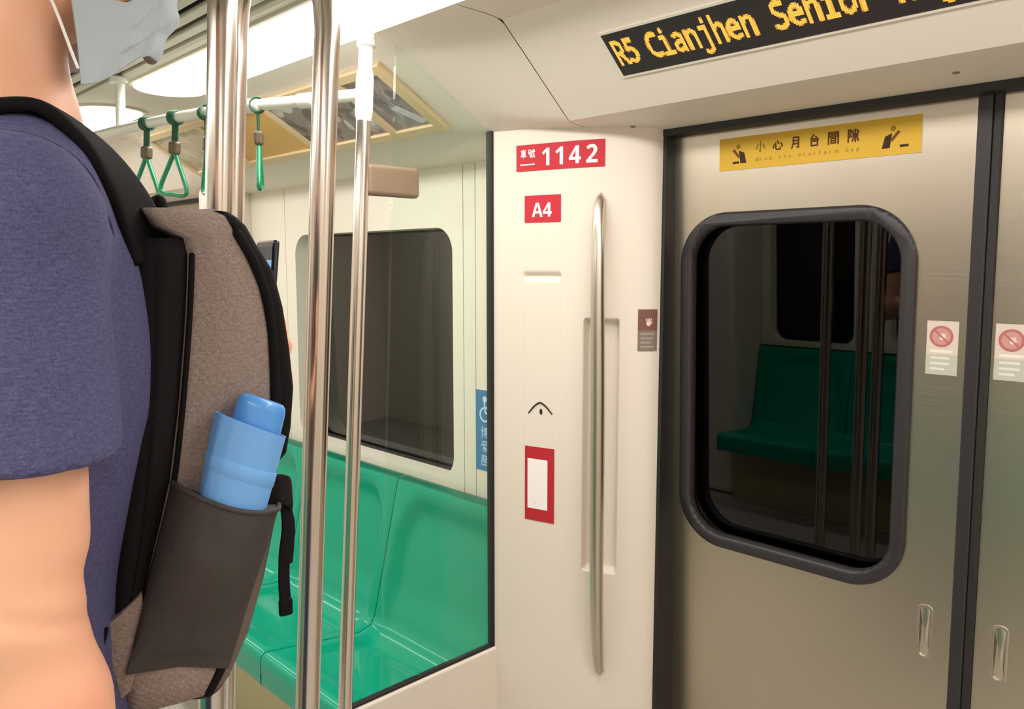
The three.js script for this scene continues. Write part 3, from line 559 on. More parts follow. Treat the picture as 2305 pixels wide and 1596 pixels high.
pillarSign('door_warning_sticker', 0.3812, 0.4268, 1.2895, 1.384, canvasTex(160, 330, (x, w, h) => {
  x.fillStyle = '#7c564c'; x.fillRect(0, 0, w, h); handPrint(x, 84, 96, 46, '#f0cfc6'); x.fillStyle = '#85776c'; x.fillRect(0, 168, w, h - 168); x.fillStyle = '#a3968c'; for (const y of [186, 220, 254, 288]) x.fillRect(22, y, 112 - (y % 3) * 12, 16);
}), 'small brown warning sticker with a white hand at the pillar edge', 'sticker');
function flatSign(name, w, h, tx, pos, label, category, rotY = 0, lean = 0) {
  if (lean) pos[2] += leanZ(pos[1]);
  const m = solo(name, new THREE.BoxGeometry(w, h, 0.0012), [0, 1, 2, 3, 4, 5].map((i) => i === 4 ? signMat(tx) : M.white), pos, label, category); m.rotation.y = rotY; m.rotation.x = lean; return m;
}
// yellow gap warning over the door window
flatSign('gap_warning_sign', 0.4086, 0.0671, canvasTex(1608, 264, (x, w, h) => {
  x.fillStyle = '#d9ae3c'; x.fillRect(0, 0, w, h); x.strokeStyle = '#4a2c08'; x.fillStyle = '#4a2c08';
  ['xiao', 'xin', 'yue', 'tai', 'jian', 'xi'].forEach((g, i) => { x.strokeStyle = i ? '#5a3608' : '#8f7410'; glyph(x, g, 330 + i * 150, 50, 92, i ? 13 : 12); });
  x.font = 'bold 40px sans-serif'; x.textBaseline = 'middle'; x.fillStyle = '#9c7a22'; 'Mind the Platform Gap'.split('').forEach((c, i) => x.fillText(c, 330 + i * 41, 196));
  // stepping figures: train edge, platform edge, person
  const fig = (ox, s) => { x.fillStyle = '#3a2408'; x.fillRect(ox - s * 62, 196, 60, 18); x.beginPath(); x.moveTo(ox - s * 6, 110); x.lineTo(ox + s * 44, 130); x.lineTo(ox + s * 64, 214); x.lineTo(ox + s * 8, 214); x.fill(); x.fillStyle = '#a07818'; x.beginPath(); x.arc(ox - s * 12, 78, 20, 0, 7); x.fill(); x.fillStyle = '#6b4a10'; x.save(); x.translate(ox - s * 30, 130); x.rotate(-s * 0.7); x.fillRect(-12, -40, 22, 84); x.restore(); };
  fig(188, 1); fig(1400, -1);
}), [-0.7405, 1.7163, -0.0542], 'yellow gap warning sign with black characters above the door window', 'sign', 0, LEAN);
const doorSticker = canvasTex(200, 380, (x, w, h) => {
  x.fillStyle = '#cfc0b4'; x.fillRect(0, 0, w, h); x.strokeStyle = '#b26a66'; x.lineWidth = 20; x.beginPath(); x.arc(w / 2 - 6, 108, 66, 0, 7); x.stroke(); x.fillStyle = '#c08f88'; x.beginPath(); x.arc(w / 2 - 6, 108, 58, 0, 7); x.fill(); handPrint(x, w / 2, 106, 36, '#f6ddd4'); x.strokeStyle = '#b26a66'; x.lineWidth = 13; x.beginPath(); x.moveTo(48, 62); x.lineTo(140, 154); x.stroke();
  x.fillStyle = '#e2d8cc'; x.fillRect(28, 202, 140, 20); x.fillStyle = '#b9b5a8'; x.fillRect(0, 236, w, h - 236); x.fillStyle = '#d6d4c8'; for (const y of [252, 292, 330]) x.fillRect(30, y, 120 - (y % 4) * 14, 16);
});
flatSign('door_sticker', 0.0523, 0.097, doorSticker, [-0.4863, 1.3342, -0.0542], 'white and red hand warning sticker left of the door gap', 'sticker', 0, LEAN);
flatSign('door_sticker', 0.0523, 0.097, doorSticker, [-0.3760, 1.3342, -0.0542], 'white and red hand warning sticker right of the door gap', 'sticker', 0, LEAN);
flatSign('priority_seat_sign', 0.088, 0.232, canvasTex(240, 632, (x, w, h) => {
  x.fillStyle = '#3f7fae'; x.fillRect(0, 0, w, h); x.fillStyle = '#c9e2f2'; x.strokeStyle = '#c9e2f2'; x.lineWidth = 15; x.lineCap = 'round';
  x.beginPath(); x.arc(104, 70, 24, 0, 7); x.fill(); x.beginPath(); x.moveTo(100, 100); x.lineTo(112, 176); x.lineTo(150, 180); x.lineTo(166, 240); x.moveTo(106, 132); x.lineTo(156, 140); x.stroke(); x.beginPath(); x.arc(104, 190, 52, 0.6, 4.4); x.stroke(); x.strokeStyle = '#a9cde6';
  glyph(x, 'bo', 58, 286, 92, 10); glyph(x, 'ai', 58, 394, 92, 9); glyph(x, 'zuo', 58, 502, 92, 10);
}), [-1.646, 1.017, 0.0008], 'blue upright seat sign on the wall beside the glass screen edge', 'sign');
flatSign('window_notice', 0.16, 0.11, canvasTex(160, 110, (x) => { x.fillStyle = '#c6c8d2'; x.fillRect(0, 0, 160, 110); x.fillStyle = '#55565e'; x.fillRect(30, 78, 74, 14); }), [-1.455, 1.53, WIDTH + 0.058], 'pale notice on the opposite window, seen mirrored in the door glass', 'notice', Math.PI);

// ================================================================= PERSON AND WHAT THEY CARRY
// person's own frame: x to their left, y up, z forward; base on the floor under the neck
const BASE = V(-0.852, 0, 1.3), YAW = 168.8 * Math.PI / 180;
const P3 = (a, v, b) => [-b, v, a];                               // forward, up, right -> local
const PV = (a, v, b) => V(-b, v, a);
const toWorld = (p) => p.clone().applyAxisAngle(V(0, 1, 0), YAW).add(BASE);
function union(list, k) { return (x, y, z) => { let d = 1e9; for (const f of list) d = smin(d, f(x, y, z), k); return d; }; }
const headSdf = union([ell(P3(0.026, 1.812, 0), [0.075, 0.102, 0.095]), ell(P3(0.060, 1.758, 0), [0.055, 0.062, 0.053]), cap(P3(0.100, 1.722, -0.012), P3(0.100, 1.722, 0.012), 0.015, 0.015),
  cap(P3(0.118, 1.80, 0), P3(0.136, 1.770, 0), 0.008, 0.013), cap(P3(0.070, 1.715, 0.040), P3(0.028, 1.725, 0.058), 0.014, 0.016), cap(P3(0.070, 1.715, -0.040), P3(0.028, 1.725, -0.058), 0.014, 0.016),
  cap(P3(0.108, 1.825, 0.03), P3(0.108, 1.825, -0.03), 0.012, 0.012)], 0.03);
const earSdf = (s) => union([ell(P3(0.008, 1.775, s * 0.080), [0.010, 0.031, 0.019])], 0.005);
const neckSdf = union([cap(P3(-0.018, 1.55, 0), P3(-0.008, 1.70, 0), 0.058, 0.050), cap(P3(0.008, 1.72, 0.050), P3(0.014, 1.588, 0.016), 0.015, 0.012), cap(P3(0.008, 1.72, -0.050), P3(0.014, 1.588, -0.016), 0.015, 0.012), cap(P3(-0.038, 1.655, 0.022), P3(-0.025, 1.575, 0.075), 0.032, 0.04), cap(P3(-0.038, 1.655, -0.022), P3(-0.025, 1.575, -0.075), 0.032, 0.04), cap(P3(-0.01, 1.60, 0.02), P3(-0.015, 1.52, 0.15), 0.045, 0.04), cap(P3(-0.01, 1.60, -0.02), P3(-0.015, 1.52, -0.15), 0.045, 0.04)], 0.04);
const R_SH = P3(-0.016, 1.515, 0.178), R_EL = P3(-0.023, 1.222, 0.203), R_MID = P3(-0.012, 1.155, 0.206), R_WR = P3(0.03, 0.975, 0.212);
const L_SH = P3(-0.016, 1.515, -0.178), L_EL = P3(0.055, 1.235, -0.245), L_WR = P3(0.232, 1.272, -0.168);
const armSdf = union([cap(R_SH, R_EL, 0.047, 0.0365), cap(R_EL, R_MID, 0.0365, 0.0395), cap(R_MID, R_WR, 0.0395, 0.025), cap(P3(-0.012, 1.36, 0.196), P3(-0.010, 1.28, 0.2), 0.033, 0.031)], 0.012);
const armLSdf = union([cap(L_SH, L_EL, 0.050, 0.040), cap(L_EL, L_WR, 0.041, 0.026)], 0.02);
const torsoSdf = union([ell(P3(-0.005, 1.40, 0), [0.15, 0.19, 0.09]), ell(P3(-0.03, 1.12, 0), [0.14, 0.22, 0.085]), ell(P3(-0.03, 0.95, 0), [0.140, 0.09, 0.085]), cap(P3(-0.015, 1.52, 0.15), P3(-0.015, 1.52, -0.15), 0.045, 0.045)], 0.06);
const legs = []; for (const s of [1, -1]) { legs.push(cap(P3(-0.022, 0.90, s * 0.085), P3(-0.01, 0.50, s * 0.095), 0.068, 0.050), cap(P3(-0.01, 0.50, s * 0.095), P3(-0.04, 0.09, s * 0.1), 0.052, 0.034), cap(P3(-0.05, 0.04, s * 0.1), P3(0.10, 0.03, s * 0.115), 0.035, 0.028)); }
const legSdf = union(legs, 0.03);
const bodyWith = (armR) => (x, y, z) => smin(smin(smin(torsoSdf(x, y, z), neckSdf(x, y, z), 0.03), Math.min(armR(x, y, z), armLSdf(x, y, z)), 0.03), smin(legSdf(x, y, z), headSdf(x, y, z), 0.02), 0.025);
const bodySdf = bodyWith((x, y, z) => Math.max(armSdf(x, y, z), 1.41 - y));   // the lower right arm is meshed finer below
// hands
function handSdf(wr, palm, fingers, thumb) { return union([cap(wr, palm[0], 0.024, 0.020), ...palm.slice(0, -1).map((p, i) => cap(p, palm[i + 1], 0.017, 0.0145)), union([...fingers, thumb].map((f) => union(f.slice(0, -1).map((p, i) => cap(p, f[i + 1], 0.0093 - i * 0.0006, 0.0087 - i * 0.0007)), 0.006)), 0.002)], 0.008); }
const rf = [0, 1, 2, 3].map((i) => { const a = 0.066 - i * 0.0205, L = [0.068, 0.076, 0.070, 0.056][i]; return [P3(a, 0.905, 0.212), P3(a + 0.004, 0.905 - L * 0.48, 0.212), P3(a + 0.010, 0.905 - L * 0.8, 0.204), P3(a + 0.012, 0.905 - L * 1.03, 0.194)]; });
const rHand = handSdf(R_WR, [P3(0.036, 0.955, 0.212), P3(0.058, 0.915, 0.212), P3(0.04, 0.912, 0.214), P3(0.02, 0.915, 0.213), P3(0.012, 0.918, 0.212)], rf, [P3(0.052, 0.95, 0.208), P3(0.076, 0.925, 0.2), P3(0.084, 0.898, 0.194), P3(0.083, 0.878, 0.19)]);
const PH = { a: 0.241, v: 1.438, b: -0.086, w: 0.072, h: 0.146, tilt: 0.10 };   // the phone
const lf = [0, 1, 2, 3].map((i) => { const b = -0.080 - i * 0.0170, L = [0.074, 0.080, 0.076, 0.062][i]; return [P3(0.255, 1.352 - i * 0.003, b), P3(0.2625, 1.352 + L * 0.45, b - 0.003), P3(0.257, 1.352 + L * 0.8, b - 0.004), P3(0.252, 1.352 + L * 1.05, b - 0.004)]; });
const lHand = handSdf(L_WR, [P3(0.244, 1.308, -0.130), P3(0.254, 1.345, -0.086), P3(0.255, 1.342, -0.100), P3(0.255, 1.340, -0.114), P3(0.255, 1.338, -0.128)], lf, [P3(0.248, 1.318, -0.112), P3(0.237, 1.340, -0.090), P3(0.227, 1.362, -0.080), P3(0.2245, 1.384, -0.078)]);
{
  const p = thing('person', 'person in a navy t-shirt and grey face mask with a backpack worn in front', 'person', BASE.toArray()); p.rotation.y = YAW;
  const body = nets((x, y, z) => bodySdf(x, y, z), [-0.30, 0.02, -0.22], [0.32, 1.50, 0.30], 0.011);
  const upper = nets((x, y, z) => smin(bodySdf(x, y, z), Math.min(earSdf(1)(x, y, z), earSdf(-1)(x, y, z)), 0.006), [-0.24, 1.489, -0.14], [0.24, 1.925, 0.17], 0.0062);
  const arm = nets((x, y, z) => armSdf(x, y, z) + 0.0032 * Math.exp(-(((y - 1.229 - (z + 0.02) * -0.35) / 0.0055) ** 2)) * sstep(-0.05, -0.03, z) * sstep(0.185, 0.22, -x) + 0.0012 * noise.noise(x * 22, y * 14, z * 22), [-0.27, 0.93, -0.09], [-0.13, 1.44, 0.09], 0.0055);
  const hr = nets(rHand, [-0.26, 0.79, -0.02], [-0.15, 1.01, 0.12], 0.0034), hl = nets(lHand, [0.02, 1.22, 0.17], [0.24, 1.47, 0.31], 0.0034);
  const flesh = mergeGeometries([body, upper, arm, hr, hl]), fp = flesh.attributes.position, fc = new Float32Array(fp.count * 3);   // skin redder and paler in patches
  for (let i = 0; i < fp.count; i++) { const x = fp.getX(i), y = fp.getY(i), z = fp.getZ(i), n = 0.5 + 0.5 * noise.noise(x * 16, y * 11, z * 16) + 0.25 * noise.noise(x * 60, y * 60, z * 60), e = Math.exp(-(((y - 1.16) / 0.05) ** 2)) * 0.5; fc[3 * i] = 1; fc[3 * i + 1] = 1 - 0.10 * n - 0.10 * e; fc[3 * i + 2] = 1 - 0.14 * n - 0.12 * e; }
  flesh.setAttribute('color', new THREE.BufferAttribute(fc, 3)); part('body', flesh, M.skin, p);
  for (const s of [1, -1]) { const e = P3(0.104, 1.802, s * 0.032); const b = part('eye', new THREE.SphereGeometry(0.0115, 18, 12).translate(...e), M.eye, p); part('iris', new THREE.SphereGeometry(0.0058, 14, 10).translate(e[0], e[1], e[2] + 0.0075), M.iris, b); part('eyebrow', rod([PV(0.118, 1.828, s * 0.016), PV(0.117, 1.834, s * 0.03), PV(0.106, 1.829, s * 0.048)], 0.003, { segs: 14, sides: 8 }), M.hair, p); }
  part('hair', nets((x, y, z) => { const d = headSdf(x, y, z) - 0.013 - 0.0025 * noise.noise(x * 60, y * 60, z * 60); const line = y < 1.70 + 0.11 * sstep(-0.03, 0.06, z) + 0.025 * sstep(0.06, 0.1, z) ? 0.03 : -0.01; return Math.max(d, (1.700 + 0.145 * sstep(-0.035, 0.075, z) + 0.014 * sstep(0.08, 0.11, z)) - y); }, [-0.11, 1.68, -0.11], [0.11, 1.935, 0.16], 0.006), M.hair, p);
  // t-shirt
  const chest = union([ell(P3(-0.004, 1.41, 0), [0.178, 0.22, 0.112]), ell(P3(-0.035, 1.17, 0), [0.168, 0.34, 0.104]), ell(P3(-0.03, 0.97, 0), [0.172, 0.2, 0.112]), cap(P3(-0.014, 1.566, 0.05), R_SH, 0.046, 0.058), cap(P3(-0.014, 1.566, -0.05), L_SH, 0.046, 0.058)], 0.05);
  const slvR = cap(P3(-0.016, 1.515, 0.178), P3(-0.016, 1.26, 0.207), 0.0595, 0.068), inR = cap(P3(-0.016, 1.352, 0.1985), P3(-0.016, 1.20, 0.209), 0.046, 0.060);
  const slvL = cap(L_SH, P3(0.03, 1.29, -0.228), 0.0595, 0.066);
  const wr = (x, y, z) => 0.0035 * noise.noise(x * 14 + 3, y * 9, z * 14) + 0.0022 * noise.noise(x * 34, y * 22, z * 30 + 5);
  const shirtSdf = (x, y, z) => {
    let d = chest(x, y, z); d = Math.max(d, 0.94 - y);
    const dr = Math.max(slvR(x, y, z), 1.3365 + (z + 0.02) * 0.05 - y, -inR(x, y, z)); d = smin(d, dr, 0.022);
    const cutL = (y - 1.36) * 0.9 - (z - 0.02) * 0.4; d = smin(d, Math.max(slvL(x, y, z), -0.02 - cutL), 0.02);
    const nk = Math.hypot(x, z - 0.012) - 0.074; d = Math.max(d, -Math.max(nk, 1.565 - y));
    return d + wr(x, y, z);
  };
  const shirt = part('t_shirt', nets(shirtSdf, [-0.30, 0.92, -0.2], [0.32, 1.64, 0.2], 0.0068), M.shirt, p);
  const march = (o, d) => { let lo = 0, hi = 0.13; for (let t = 0.02; t < 0.13; t += 0.004) if (shirtSdf(o.x + d.x * t, o.y + d.y * t, o.z + d.z * t) > 0) { hi = t; lo = t - 0.004; break; } return o.clone().addScaledVector(d, (lo + hi) / 2 + 0.0005); };
  const ring = (o, e1, e2, n, from, to) => Array.from({ length: n }, (_, i) => { const a = from + (to - from) * i / (n - 1); return march(o, e1.clone().multiplyScalar(Math.cos(a)).addScaledVector(e2, Math.sin(a))); });
  const ax = V(-0.86, -0.5, 0), e1 = V(-0.5, 0.86, 0), e2 = V(0, 0, 1);
  part('shoulder_seam', rod(ring(PV(-0.014, 1.524, 0.148), e1, e2, 30, -1.9, 1.9), 0.0013, { segs: 80, sides: 8 }), M.shirt, shirt);
  part('sleeve_stitching', rod(ring(PV(-0.016, 1.3585, 0.199), V(-1, 0, 0), V(0, 0, 1), 30, -2.2, 2.2), 0.0007, { segs: 80, sides: 6 }), M.shirt, shirt);
  // trousers and shoes
  const hips = union([ell(P3(-0.03, 0.95, 0), [0.166, 0.12, 0.108]), ...[1, -1].flatMap((s) => [cap(P3(-0.025, 0.90, s * 0.088), P3(-0.01, 0.5, s * 0.097), 0.086, 0.066), cap(P3(-0.01, 0.5, s * 0.097), P3(-0.04, 0.1, s * 0.1), 0.066, 0.058)])], 0.04);
  part('jeans', nets((x, y, z) => Math.max(hips(x, y, z), y - 1.03, 0.05 - y), [-0.24, 0.03, -0.2], [0.24, 1.06, 0.16], 0.012), M.jeans, p);
  for (const s of [1, -1]) part('shoe', nets(union([cap(P3(-0.07, 0.055, s * 0.1), P3(0.12, 0.042, s * 0.118), 0.048, 0.040), cap(P3(-0.045, 0.09, s * 0.1), P3(0.02, 0.07, s * 0.105), 0.045, 0.04)], 0.02), [-s * 0.11 - 0.09, -0.02, -0.16], [-s * 0.11 + 0.09, 0.16, 0.2], 0.009), M.shoe, p).position.y = 0.008;
  // face mask: folded fabric from cheek to cheek
  const mk = (off) => { const rings = []; for (let i = 0; i <= 120; i++) { const t = i / 120 * 2 - 1, an = t * 1.5, f = Math.cos(an), sd = Math.sin(an), o = [], yt = 1.714 + 0.072 * sstep(0.45, 1, f), yb = 1.638 + 0.040 * sstep(0.05, 0.95, f) + 0.036 * sstep(0.0, 0.7, -t);
    for (let j = 0; j <= 16; j++) { const v = j / 16, y = yb + (yt - yb) * v, bulge = Math.sin(Math.PI * Math.min(1, v * 1.05)) * 0.014 * f + 0.0028 * Math.sin(v * 19 + 0.6) * sstep(0.05, 0.5, f) - 0.010 * (1 - v) * f * f, fold = (0.0030 * Math.sin(t * 17 + v * 2.2) - 0.0042 * Math.exp(-(((t - 0.52 + 0.10 * v) / 0.035) ** 2)) - 0.0036 * Math.exp(-(((t - 0.84 + 0.05 * v) / 0.03) ** 2)) * (1 - v)) * (1 - 0.4 * f); o.push(V(-(0.0665 + off + fold) * sd, y, 0.040 + (0.083 + off + fold * 0.6) * f + bulge + 0.012 * v * f - 0.006 * v * (1 - f))); } rings.push(o); } return rings; };
  const A = mk(0.003), B = mk(0); const mask = part('face_mask', loft(A.map((r, i) => [...r, ...B[i].slice().reverse()]), { crease: 0.7 }), M.mask, p);
  for (const s of [1, -1]) part('ear_loop', rod([PV(0.046, 1.711, s * 0.067), PV(0.022, 1.755, s * 0.080), PV(-0.004, 1.789, s * 0.084), PV(-0.012, 1.770, s * 0.083), PV(0.0, 1.738, s * 0.076), PV(0.020, 1.718, s * 0.072), PV(0.044, 1.652, s * 0.066)], 0.0014, { segs: 40, sides: 8 }), M.white, mask);
}
// phone in the left hand
{
  const c = PV(PH.a, PH.v, PH.b), t = thing('phone', 'smartphone with a blue screen held up behind the backpack', 'phone', toWorld(c).toArray()); t.rotation.set(0, YAW, 0); t.rotateX(PH.tilt);
  part('case', rbox(PH.w, PH.h, 0.008, 0.004, 4), M.phone, t);
  part('screen', new THREE.PlaneGeometry(PH.w - 0.005, PH.h - 0.012).rotateY(Math.PI).translate(0, -0.002, -0.0043), std({ color: 0x000000, roughness: 0.2, emissive: 0xffffff, emissiveIntensity: 0.75, emissiveMap: canvasTex(180, 380, (x, w, h) => { x.fillStyle = '#161c2c'; x.fillRect(0, 0, w, 44); x.fillStyle = '#6fa3da'; x.fillRect(0, 44, w, 120); x.fillStyle = '#a9cdec'; x.fillRect(0, 150, w, 60); x.fillStyle = '#dfe6ea'; x.fillRect(0, 205, w, 175); x.fillStyle = '#8fb0d0'; for (const y of [230, 262, 294, 326]) x.fillRect(18, y, 140 - (y % 5) * 14, 10); }) }), t);
}

// backpack worn on the chest
const BAG0 = 1.06;
{
  const t = thing('backpack', 'brownish grey backpack with black trim worn on the chest of the person', 'backpack', [BASE.x, BAG0, BASE.z]); t.rotation.y = YAW;
  const L = (a, v, b) => V(-b, v - BAG0, a);
  const rr = (v, a0, a1, b0, b1, r, n = 10, puff = 0) => {         // ring: rounded rectangle in (a, b)
    const o = [], R = Math.min(r, (a1 - a0) / 2.02, (b1 - b0) / 2.02);
    for (const [ca, cb, s] of [[a1 - R, b1 - R, 0], [a0 + R, b1 - R, 1], [a0 + R, b0 + R, 2], [a1 - R, b0 + R, 3]]) for (let k = 0; k <= n; k++) { const an = s * Math.PI / 2 + k / n * Math.PI / 2; o.push([ca + Math.cos(an) * R, cb + Math.sin(an) * R]); }
    const out = []; for (let i = 0; i < o.length; i++) { const p = o[i], q = o[(i + 1) % o.length], m = i % (n + 1) === n ? 8 : 1; for (let k = 0; k < m; k++) { const u = k / m, w = puff * Math.sin(Math.PI * u) * (m > 1 ? 1 : 0), a = p[0] + (q[0] - p[0]) * u, b = p[1] + (q[1] - p[1]) * u, l = Math.max(1e-6, Math.hypot(q[0] - p[0], q[1] - p[1])); out.push(L(a + (q[1] - p[1]) / l * w, v + 0.0016 * noise.noise(a * 40, v * 30, b * 40), b - (q[0] - p[0]) / l * w)); } }
    return out;
  };
  // levels: height, back of harness panel, back of grey body, zip line
  const LV = [[1.066, .060, .060, .122], [1.075, .054, .054, .130], [1.095, .050, .053, .134], [1.116, .047, .055, .139], [1.15, .040, .062, .150], [1.18, .044, .070, .161], [1.215, .048, .080, .172], [1.25, .052, .090, .181], [1.285, .057, .099, .187], [1.35, .064, .109, .193], [1.417, .069, .117, .193], [1.46, .071, .121, .186], [1.49, .072, .123, .174], [1.505, .073, .120, .167], [1.516, .076, .112, .162], [1.526, .080, .106, .157], [1.532, .086, .102, .150]];
  part('main_body', loft(LV.map(([v, , a0, a1], i) => rr(v, a0 - (v > 1.51 ? 0.018 : 0.004), a1, -0.152 + (i === 0 ? 0.02 : 0), 0.112 - (i === 0 ? 0.02 : i === LV.length - 1 ? 0.008 : 0), 0.012, 10, 0.003)).map((r) => r.reverse()), {}), M.bag, t);
  part('back_panel', loft(LV.filter(([v]) => v > 1.12 && v < 1.506).map(([v, a0, a1]) => rr(v, a0, a1 + 0.001, -0.146, 0.111, 0.018, 8, 0.002)).map((r) => r.reverse()), {}), M.bagDark, t);
  // front compartment with its zip band
  const F = [[1.290, .186, .196], [1.296, .185, .204], [1.32, .188, .209], [1.36, .190, .213], [1.40, .190, .210], [1.44, .187, .205], [1.475, .178, .197], [1.50, .165, .182], [1.518, .157, .172], [1.526, .153, .163], [1.530, .150, .157]];
  part('front_compartment', loft(F.map(([v, a0, a1]) => rr(v, a0 - 0.012, a1 + 0.003, -0.148, 0.108, 0.016, 10, 0.002)).map((r) => r.reverse()), {}), M.bagBlack, t);
  const G = [[1.07, .118, .136], [1.08, .120, .146], [1.12, .132, .166], [1.17, .148, .182], [1.22, .164, .194], [1.255, .174, .199], [1.272, .178, .196], [1.28, .178, .190]];
  part('front_pocket', loft(G.map(([v, a0, a1]) => rr(v, a0 - 0.02, a1, -0.146, 0.108, 0.024, 10, 0.002)).map((r) => r.reverse()), {}), M.bagLow, t);
  // piping along the side seams
  const bSide = 0.1125;
  part('side_zip', rod([[.120, 1.076], [.134, 1.10], [.148, 1.14], [.160, 1.175], [.172, 1.21], [.182, 1.25], [.188, 1.285], [.1925, 1.34], [.193, 1.40], [.189, 1.445], [.178, 1.482], [.163, 1.51]].map(([a, v]) => L(a + 0.0005, v, 0.1095)), 0.0048, { segs: 70, sides: 10 }), M.bagBlack, t);
  part('back_piping', rod(LV.filter(([v]) => v > 1.12 && v < 1.5).map(([v, , a1]) => L(a1 - 0.0005, v, 0.110)), 0.0026, { segs: 60, sides: 10 }), M.bagBlack, t);
  // open side pocket: a puffed shell with a hemmed mouth
  const TLp = [.096, 1.286], TRp = [.191, 1.250], BRp = [.138, 1.098], BLp = [.050, 1.117];
  const surf = (u, v, off) => { const a = (BLp[0] * (1 - u) + BRp[0] * u) * (1 - v) + (TLp[0] * (1 - u) + TRp[0] * u) * v, y = (BLp[1] * (1 - u) + BRp[1] * u) * (1 - v) + (TLp[1] * (1 - u) + TRp[1] * u) * v - 0.006 * Math.sin(Math.PI * u) * v + 0.007 * Math.sin(Math.PI * Math.pow(u, 0.7)) * (1 - v); const across = Math.pow(Math.sin(Math.PI * Math.min(1, Math.max(0, u))), 0.55), puff = 0.046 * across * (0.25 + 0.75 * sstep(0, 0.75, v)) * sstep(-0.02, 0.12, v); const wob = 0.0025 * noise.noise(u * 4, v * 5, 2) + 0.002 * noise.noise(u * 9, v * 3, 7); return L(a, y, 0.1165 + Math.max(0, puff - 0.006 * across + wob * across) + off); };
  const outer = [], N = 26; for (let j = 0; j <= N; j++) { const o = []; for (let i = 0; i <= N; i++) o.push(surf(i / N, j / N, 0.0012)); for (let i = N; i >= 0; i--) o.push(surf(i / N, j / N, -0.0012)); outer.push(o); }
  const pk = part('side_pocket', loft(outer, { crease: 0.8 }), M.pocket, t);
  part('pocket_hem', rod(Array.from({ length: 24 }, (_, i) => surf(i / 23, 1, 0.0005)), 0.0026, { segs: 60, sides: 10 }), M.pocket, pk);
  // lower wing and shoulder straps
  const wing = new THREE.Shape([[.032, 1.160], [.048, 1.170], [.066, 1.186], [.066, 1.15], [.052, 1.10], [.046, 1.096], [.042, 1.12], [.036, 1.145]].map((p) => new THREE.Vector2(...p)));
  const wg = new THREE.ExtrudeGeometry(wing, { depth: 0.006, bevelEnabled: true, bevelSize: 0.002, bevelThickness: 0.002, bevelSegments: 2 }); wg.applyMatrix4(new THREE.Matrix4().set(0, 0, -1, -0.1065, 0, 1, 0, -BAG0, 1, 0, 0, 0, 0, 0, 0, 1));
  part('strap_wing', toCreasedNormals(wg, 0.6), M.bag, t);
  for (const s of [1, -1]) {
    const pts = [[.092, 1.488, .088], [.083, 1.520, .091], [.066, 1.556, .096], [.044, 1.586, .099], [.012, 1.6085, .100], [-.022, 1.606, .101], [-.065, 1.585, .103], [-.105, 1.535, .106], [-.123, 1.46, .112], [-.125, 1.36, .125], [-.11, 1.26, .145], [-.07, 1.19, .1545], [-.02, 1.165, .146], [.03, 1.15, .118]];
    const nr = [[.75, .25, .62], [.7, .35, .62], [.6, .6, .52], [.42, .85, .32], [.1, .98, .15], [-.25, .95, .15], [-.7, .7, .15], [-.95, .3, .1], [-1, .05, .1], [-.98, -.05, .25], [-.8, -.1, .6], [-.3, -.1, .95], [.1, -.1, 1], [.2, -.1, .95]];
    part('shoulder_strap', ribbon(pts.map(([a, v, b]) => L(a, v, b * s)), nr.map(([a, v, b]) => V(-b * s, v, a)), (u) => 0.060 - 0.022 * sstep(0.5, 0.75, u) + 0.008 * (1 - sstep(0, 0.2, u)), 0.013, { segs: 90 }), M.bagBlack, t);
  }
  part('top_handle', rod([L(.112, 1.528, .035), L(.112, 1.540, .030), L(.114, 1.545, .0), L(.112, 1.540, -.030), L(.112, 1.528, -.035)], 0.006, { segs: 40, sides: 12 }), M.bagBlack, t);
  // compression tab with its hanging webbing
  part('compression_tab', ribbon([L(.178, 1.262, .104), L(.195, 1.262, .106), L(.207, 1.255, .098), L(.209, 1.243, .080)], [V(-1, 0, 0.2), V(-1, 0.1, 0.4), V(-0.6, 0.2, 0.9), V(-0.2, 0.2, 1)], 0.030, 0.007, { segs: 20 }), M.bagDark, t);
  const wb = part('webbing', ribbon([L(.203, 1.246, .099), L(.203, 1.225, .104), L(.199, 1.195, .104), L(.198, 1.165, .103), L(.199, 1.142, .102)], [V(-1, 0, 0.6), V(-1, 0, 0.6), V(-1, 0, 0.6), V(-1, 0, 0.6), V(-1, 0, 0.6)], 0.015, 0.003, { segs: 30 }), M.bagBlack, t);
  part('webbing_end', rbox(0.006, 0.018, 0.014, 0.003).translate(...L(.1992, 1.139, .102).toArray()), M.bagBlack, wb);
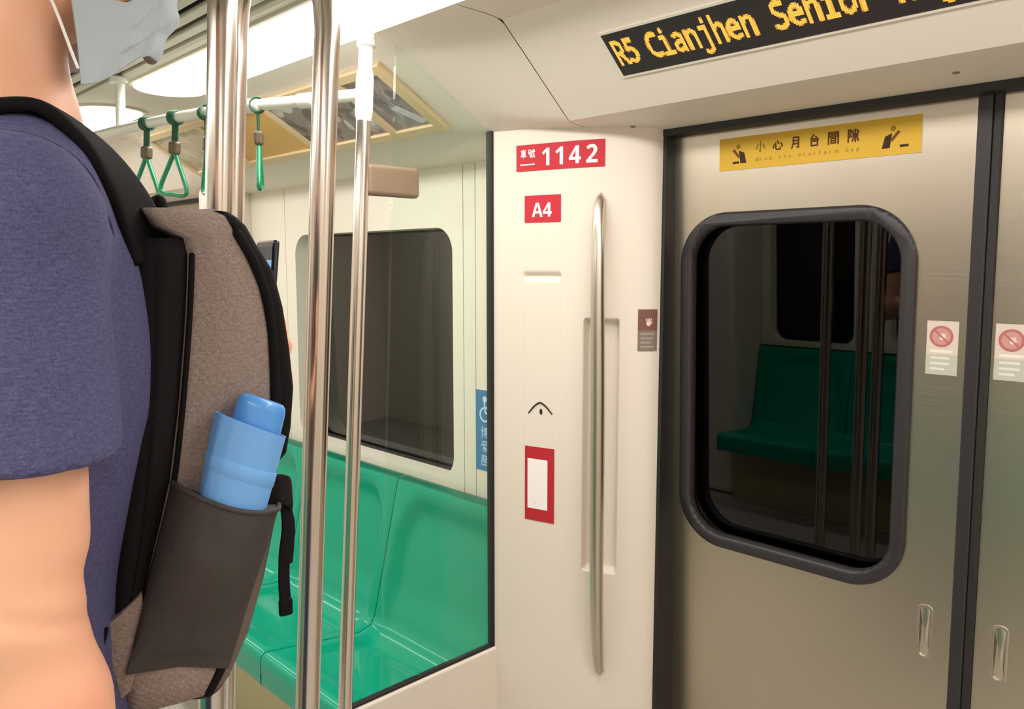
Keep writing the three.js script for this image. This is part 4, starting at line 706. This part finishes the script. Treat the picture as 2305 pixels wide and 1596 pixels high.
  part('webbing', ribbon([L(.205, 1.246, .09), L(.209, 1.222, .094), L(.208, 1.2, .094), L(.206, 1.18, .093)], [V(-1, 0, 0.8), V(-1, 0, 0.8), V(-1, 0, 0.8), V(-1, 0, 0.8)], 0.013, 0.003, { segs: 24 }), M.bagBlack, t);
}
// folded umbrella standing in the side pocket
{
  const bot = PV(.1245, 1.190, .131), top = PV(.1665, 1.342, .131), ax = top.clone().sub(bot).normalize(), t = thing('umbrella', 'light blue folded umbrella in the side pocket of the backpack', 'umbrella', toWorld(bot).toArray());
  const local = new THREE.Matrix4().makeBasis(V(1, 0, 0), ax, V(1, 0, 0).cross(ax)); t.quaternion.setFromRotationMatrix(new THREE.Matrix4().makeRotationY(YAW).multiply(local));
  const len = top.distanceTo(bot), ringE = (y, ra, rb, ya = 0, wob = 0) => Array.from({ length: 40 }, (_, i) => { const a = i / 40 * Math.PI * 2, k = 1 + wob * Math.sin(a * 3 + y * 40); return V(Math.cos(a) * rb * k, y + ya * Math.sin(a), Math.sin(a) * ra * k); });
  const CR = [[0, .026, .019, 0], [0.03, .029, .020, 0], [0.07, .031, .021, 0], [0.10, .0325, .0215, 0], [0.13, .0335, .0225, -0.002], [0.150, .0340, .023, -0.006]].map(([y, a, b, k]) => ringE(y, a, b, k, 0.012));
  const inn = [[0.150, .0325, .0215, -0.006], [0.138, .031, .020, -0.004], [0.13, .012, .010, -0.002]].map(([y, a, b, k]) => ringE(y, a, b, k, 0.012));
  const cover = part('cover', loft([...CR, ...inn].map((r) => r.reverse()), { crease: 0.8 }), M.umbrella, t);
  part('tie_band', loft([[0.100, .0327, .0217], [0.1012, .0332, .0222], [0.1128, .0337, .0228], [0.114, .0333, .0222]].map(([y, a, b]) => ringE(y, a, b, -0.005, 0.012)).map((r) => r.reverse()), { crease: 0.8 }), M.umbrella, cover);
  part('handle', loft([[0.12, .0225, .0165], [0.150, .0232, .0172], [0.166, .0232, .0172], [0.171, .0222, .0164], [0.1745, .0195, .0142], [0.1755, .015, .011]].map(([y, a, b]) => ringE(y, a, b, -0.002).map((p) => p.add(V(0, 0, 0.005)))).map((r) => r.reverse()), {}), M.umbrellaCap, t);
}
renderer.render(scene, camera);
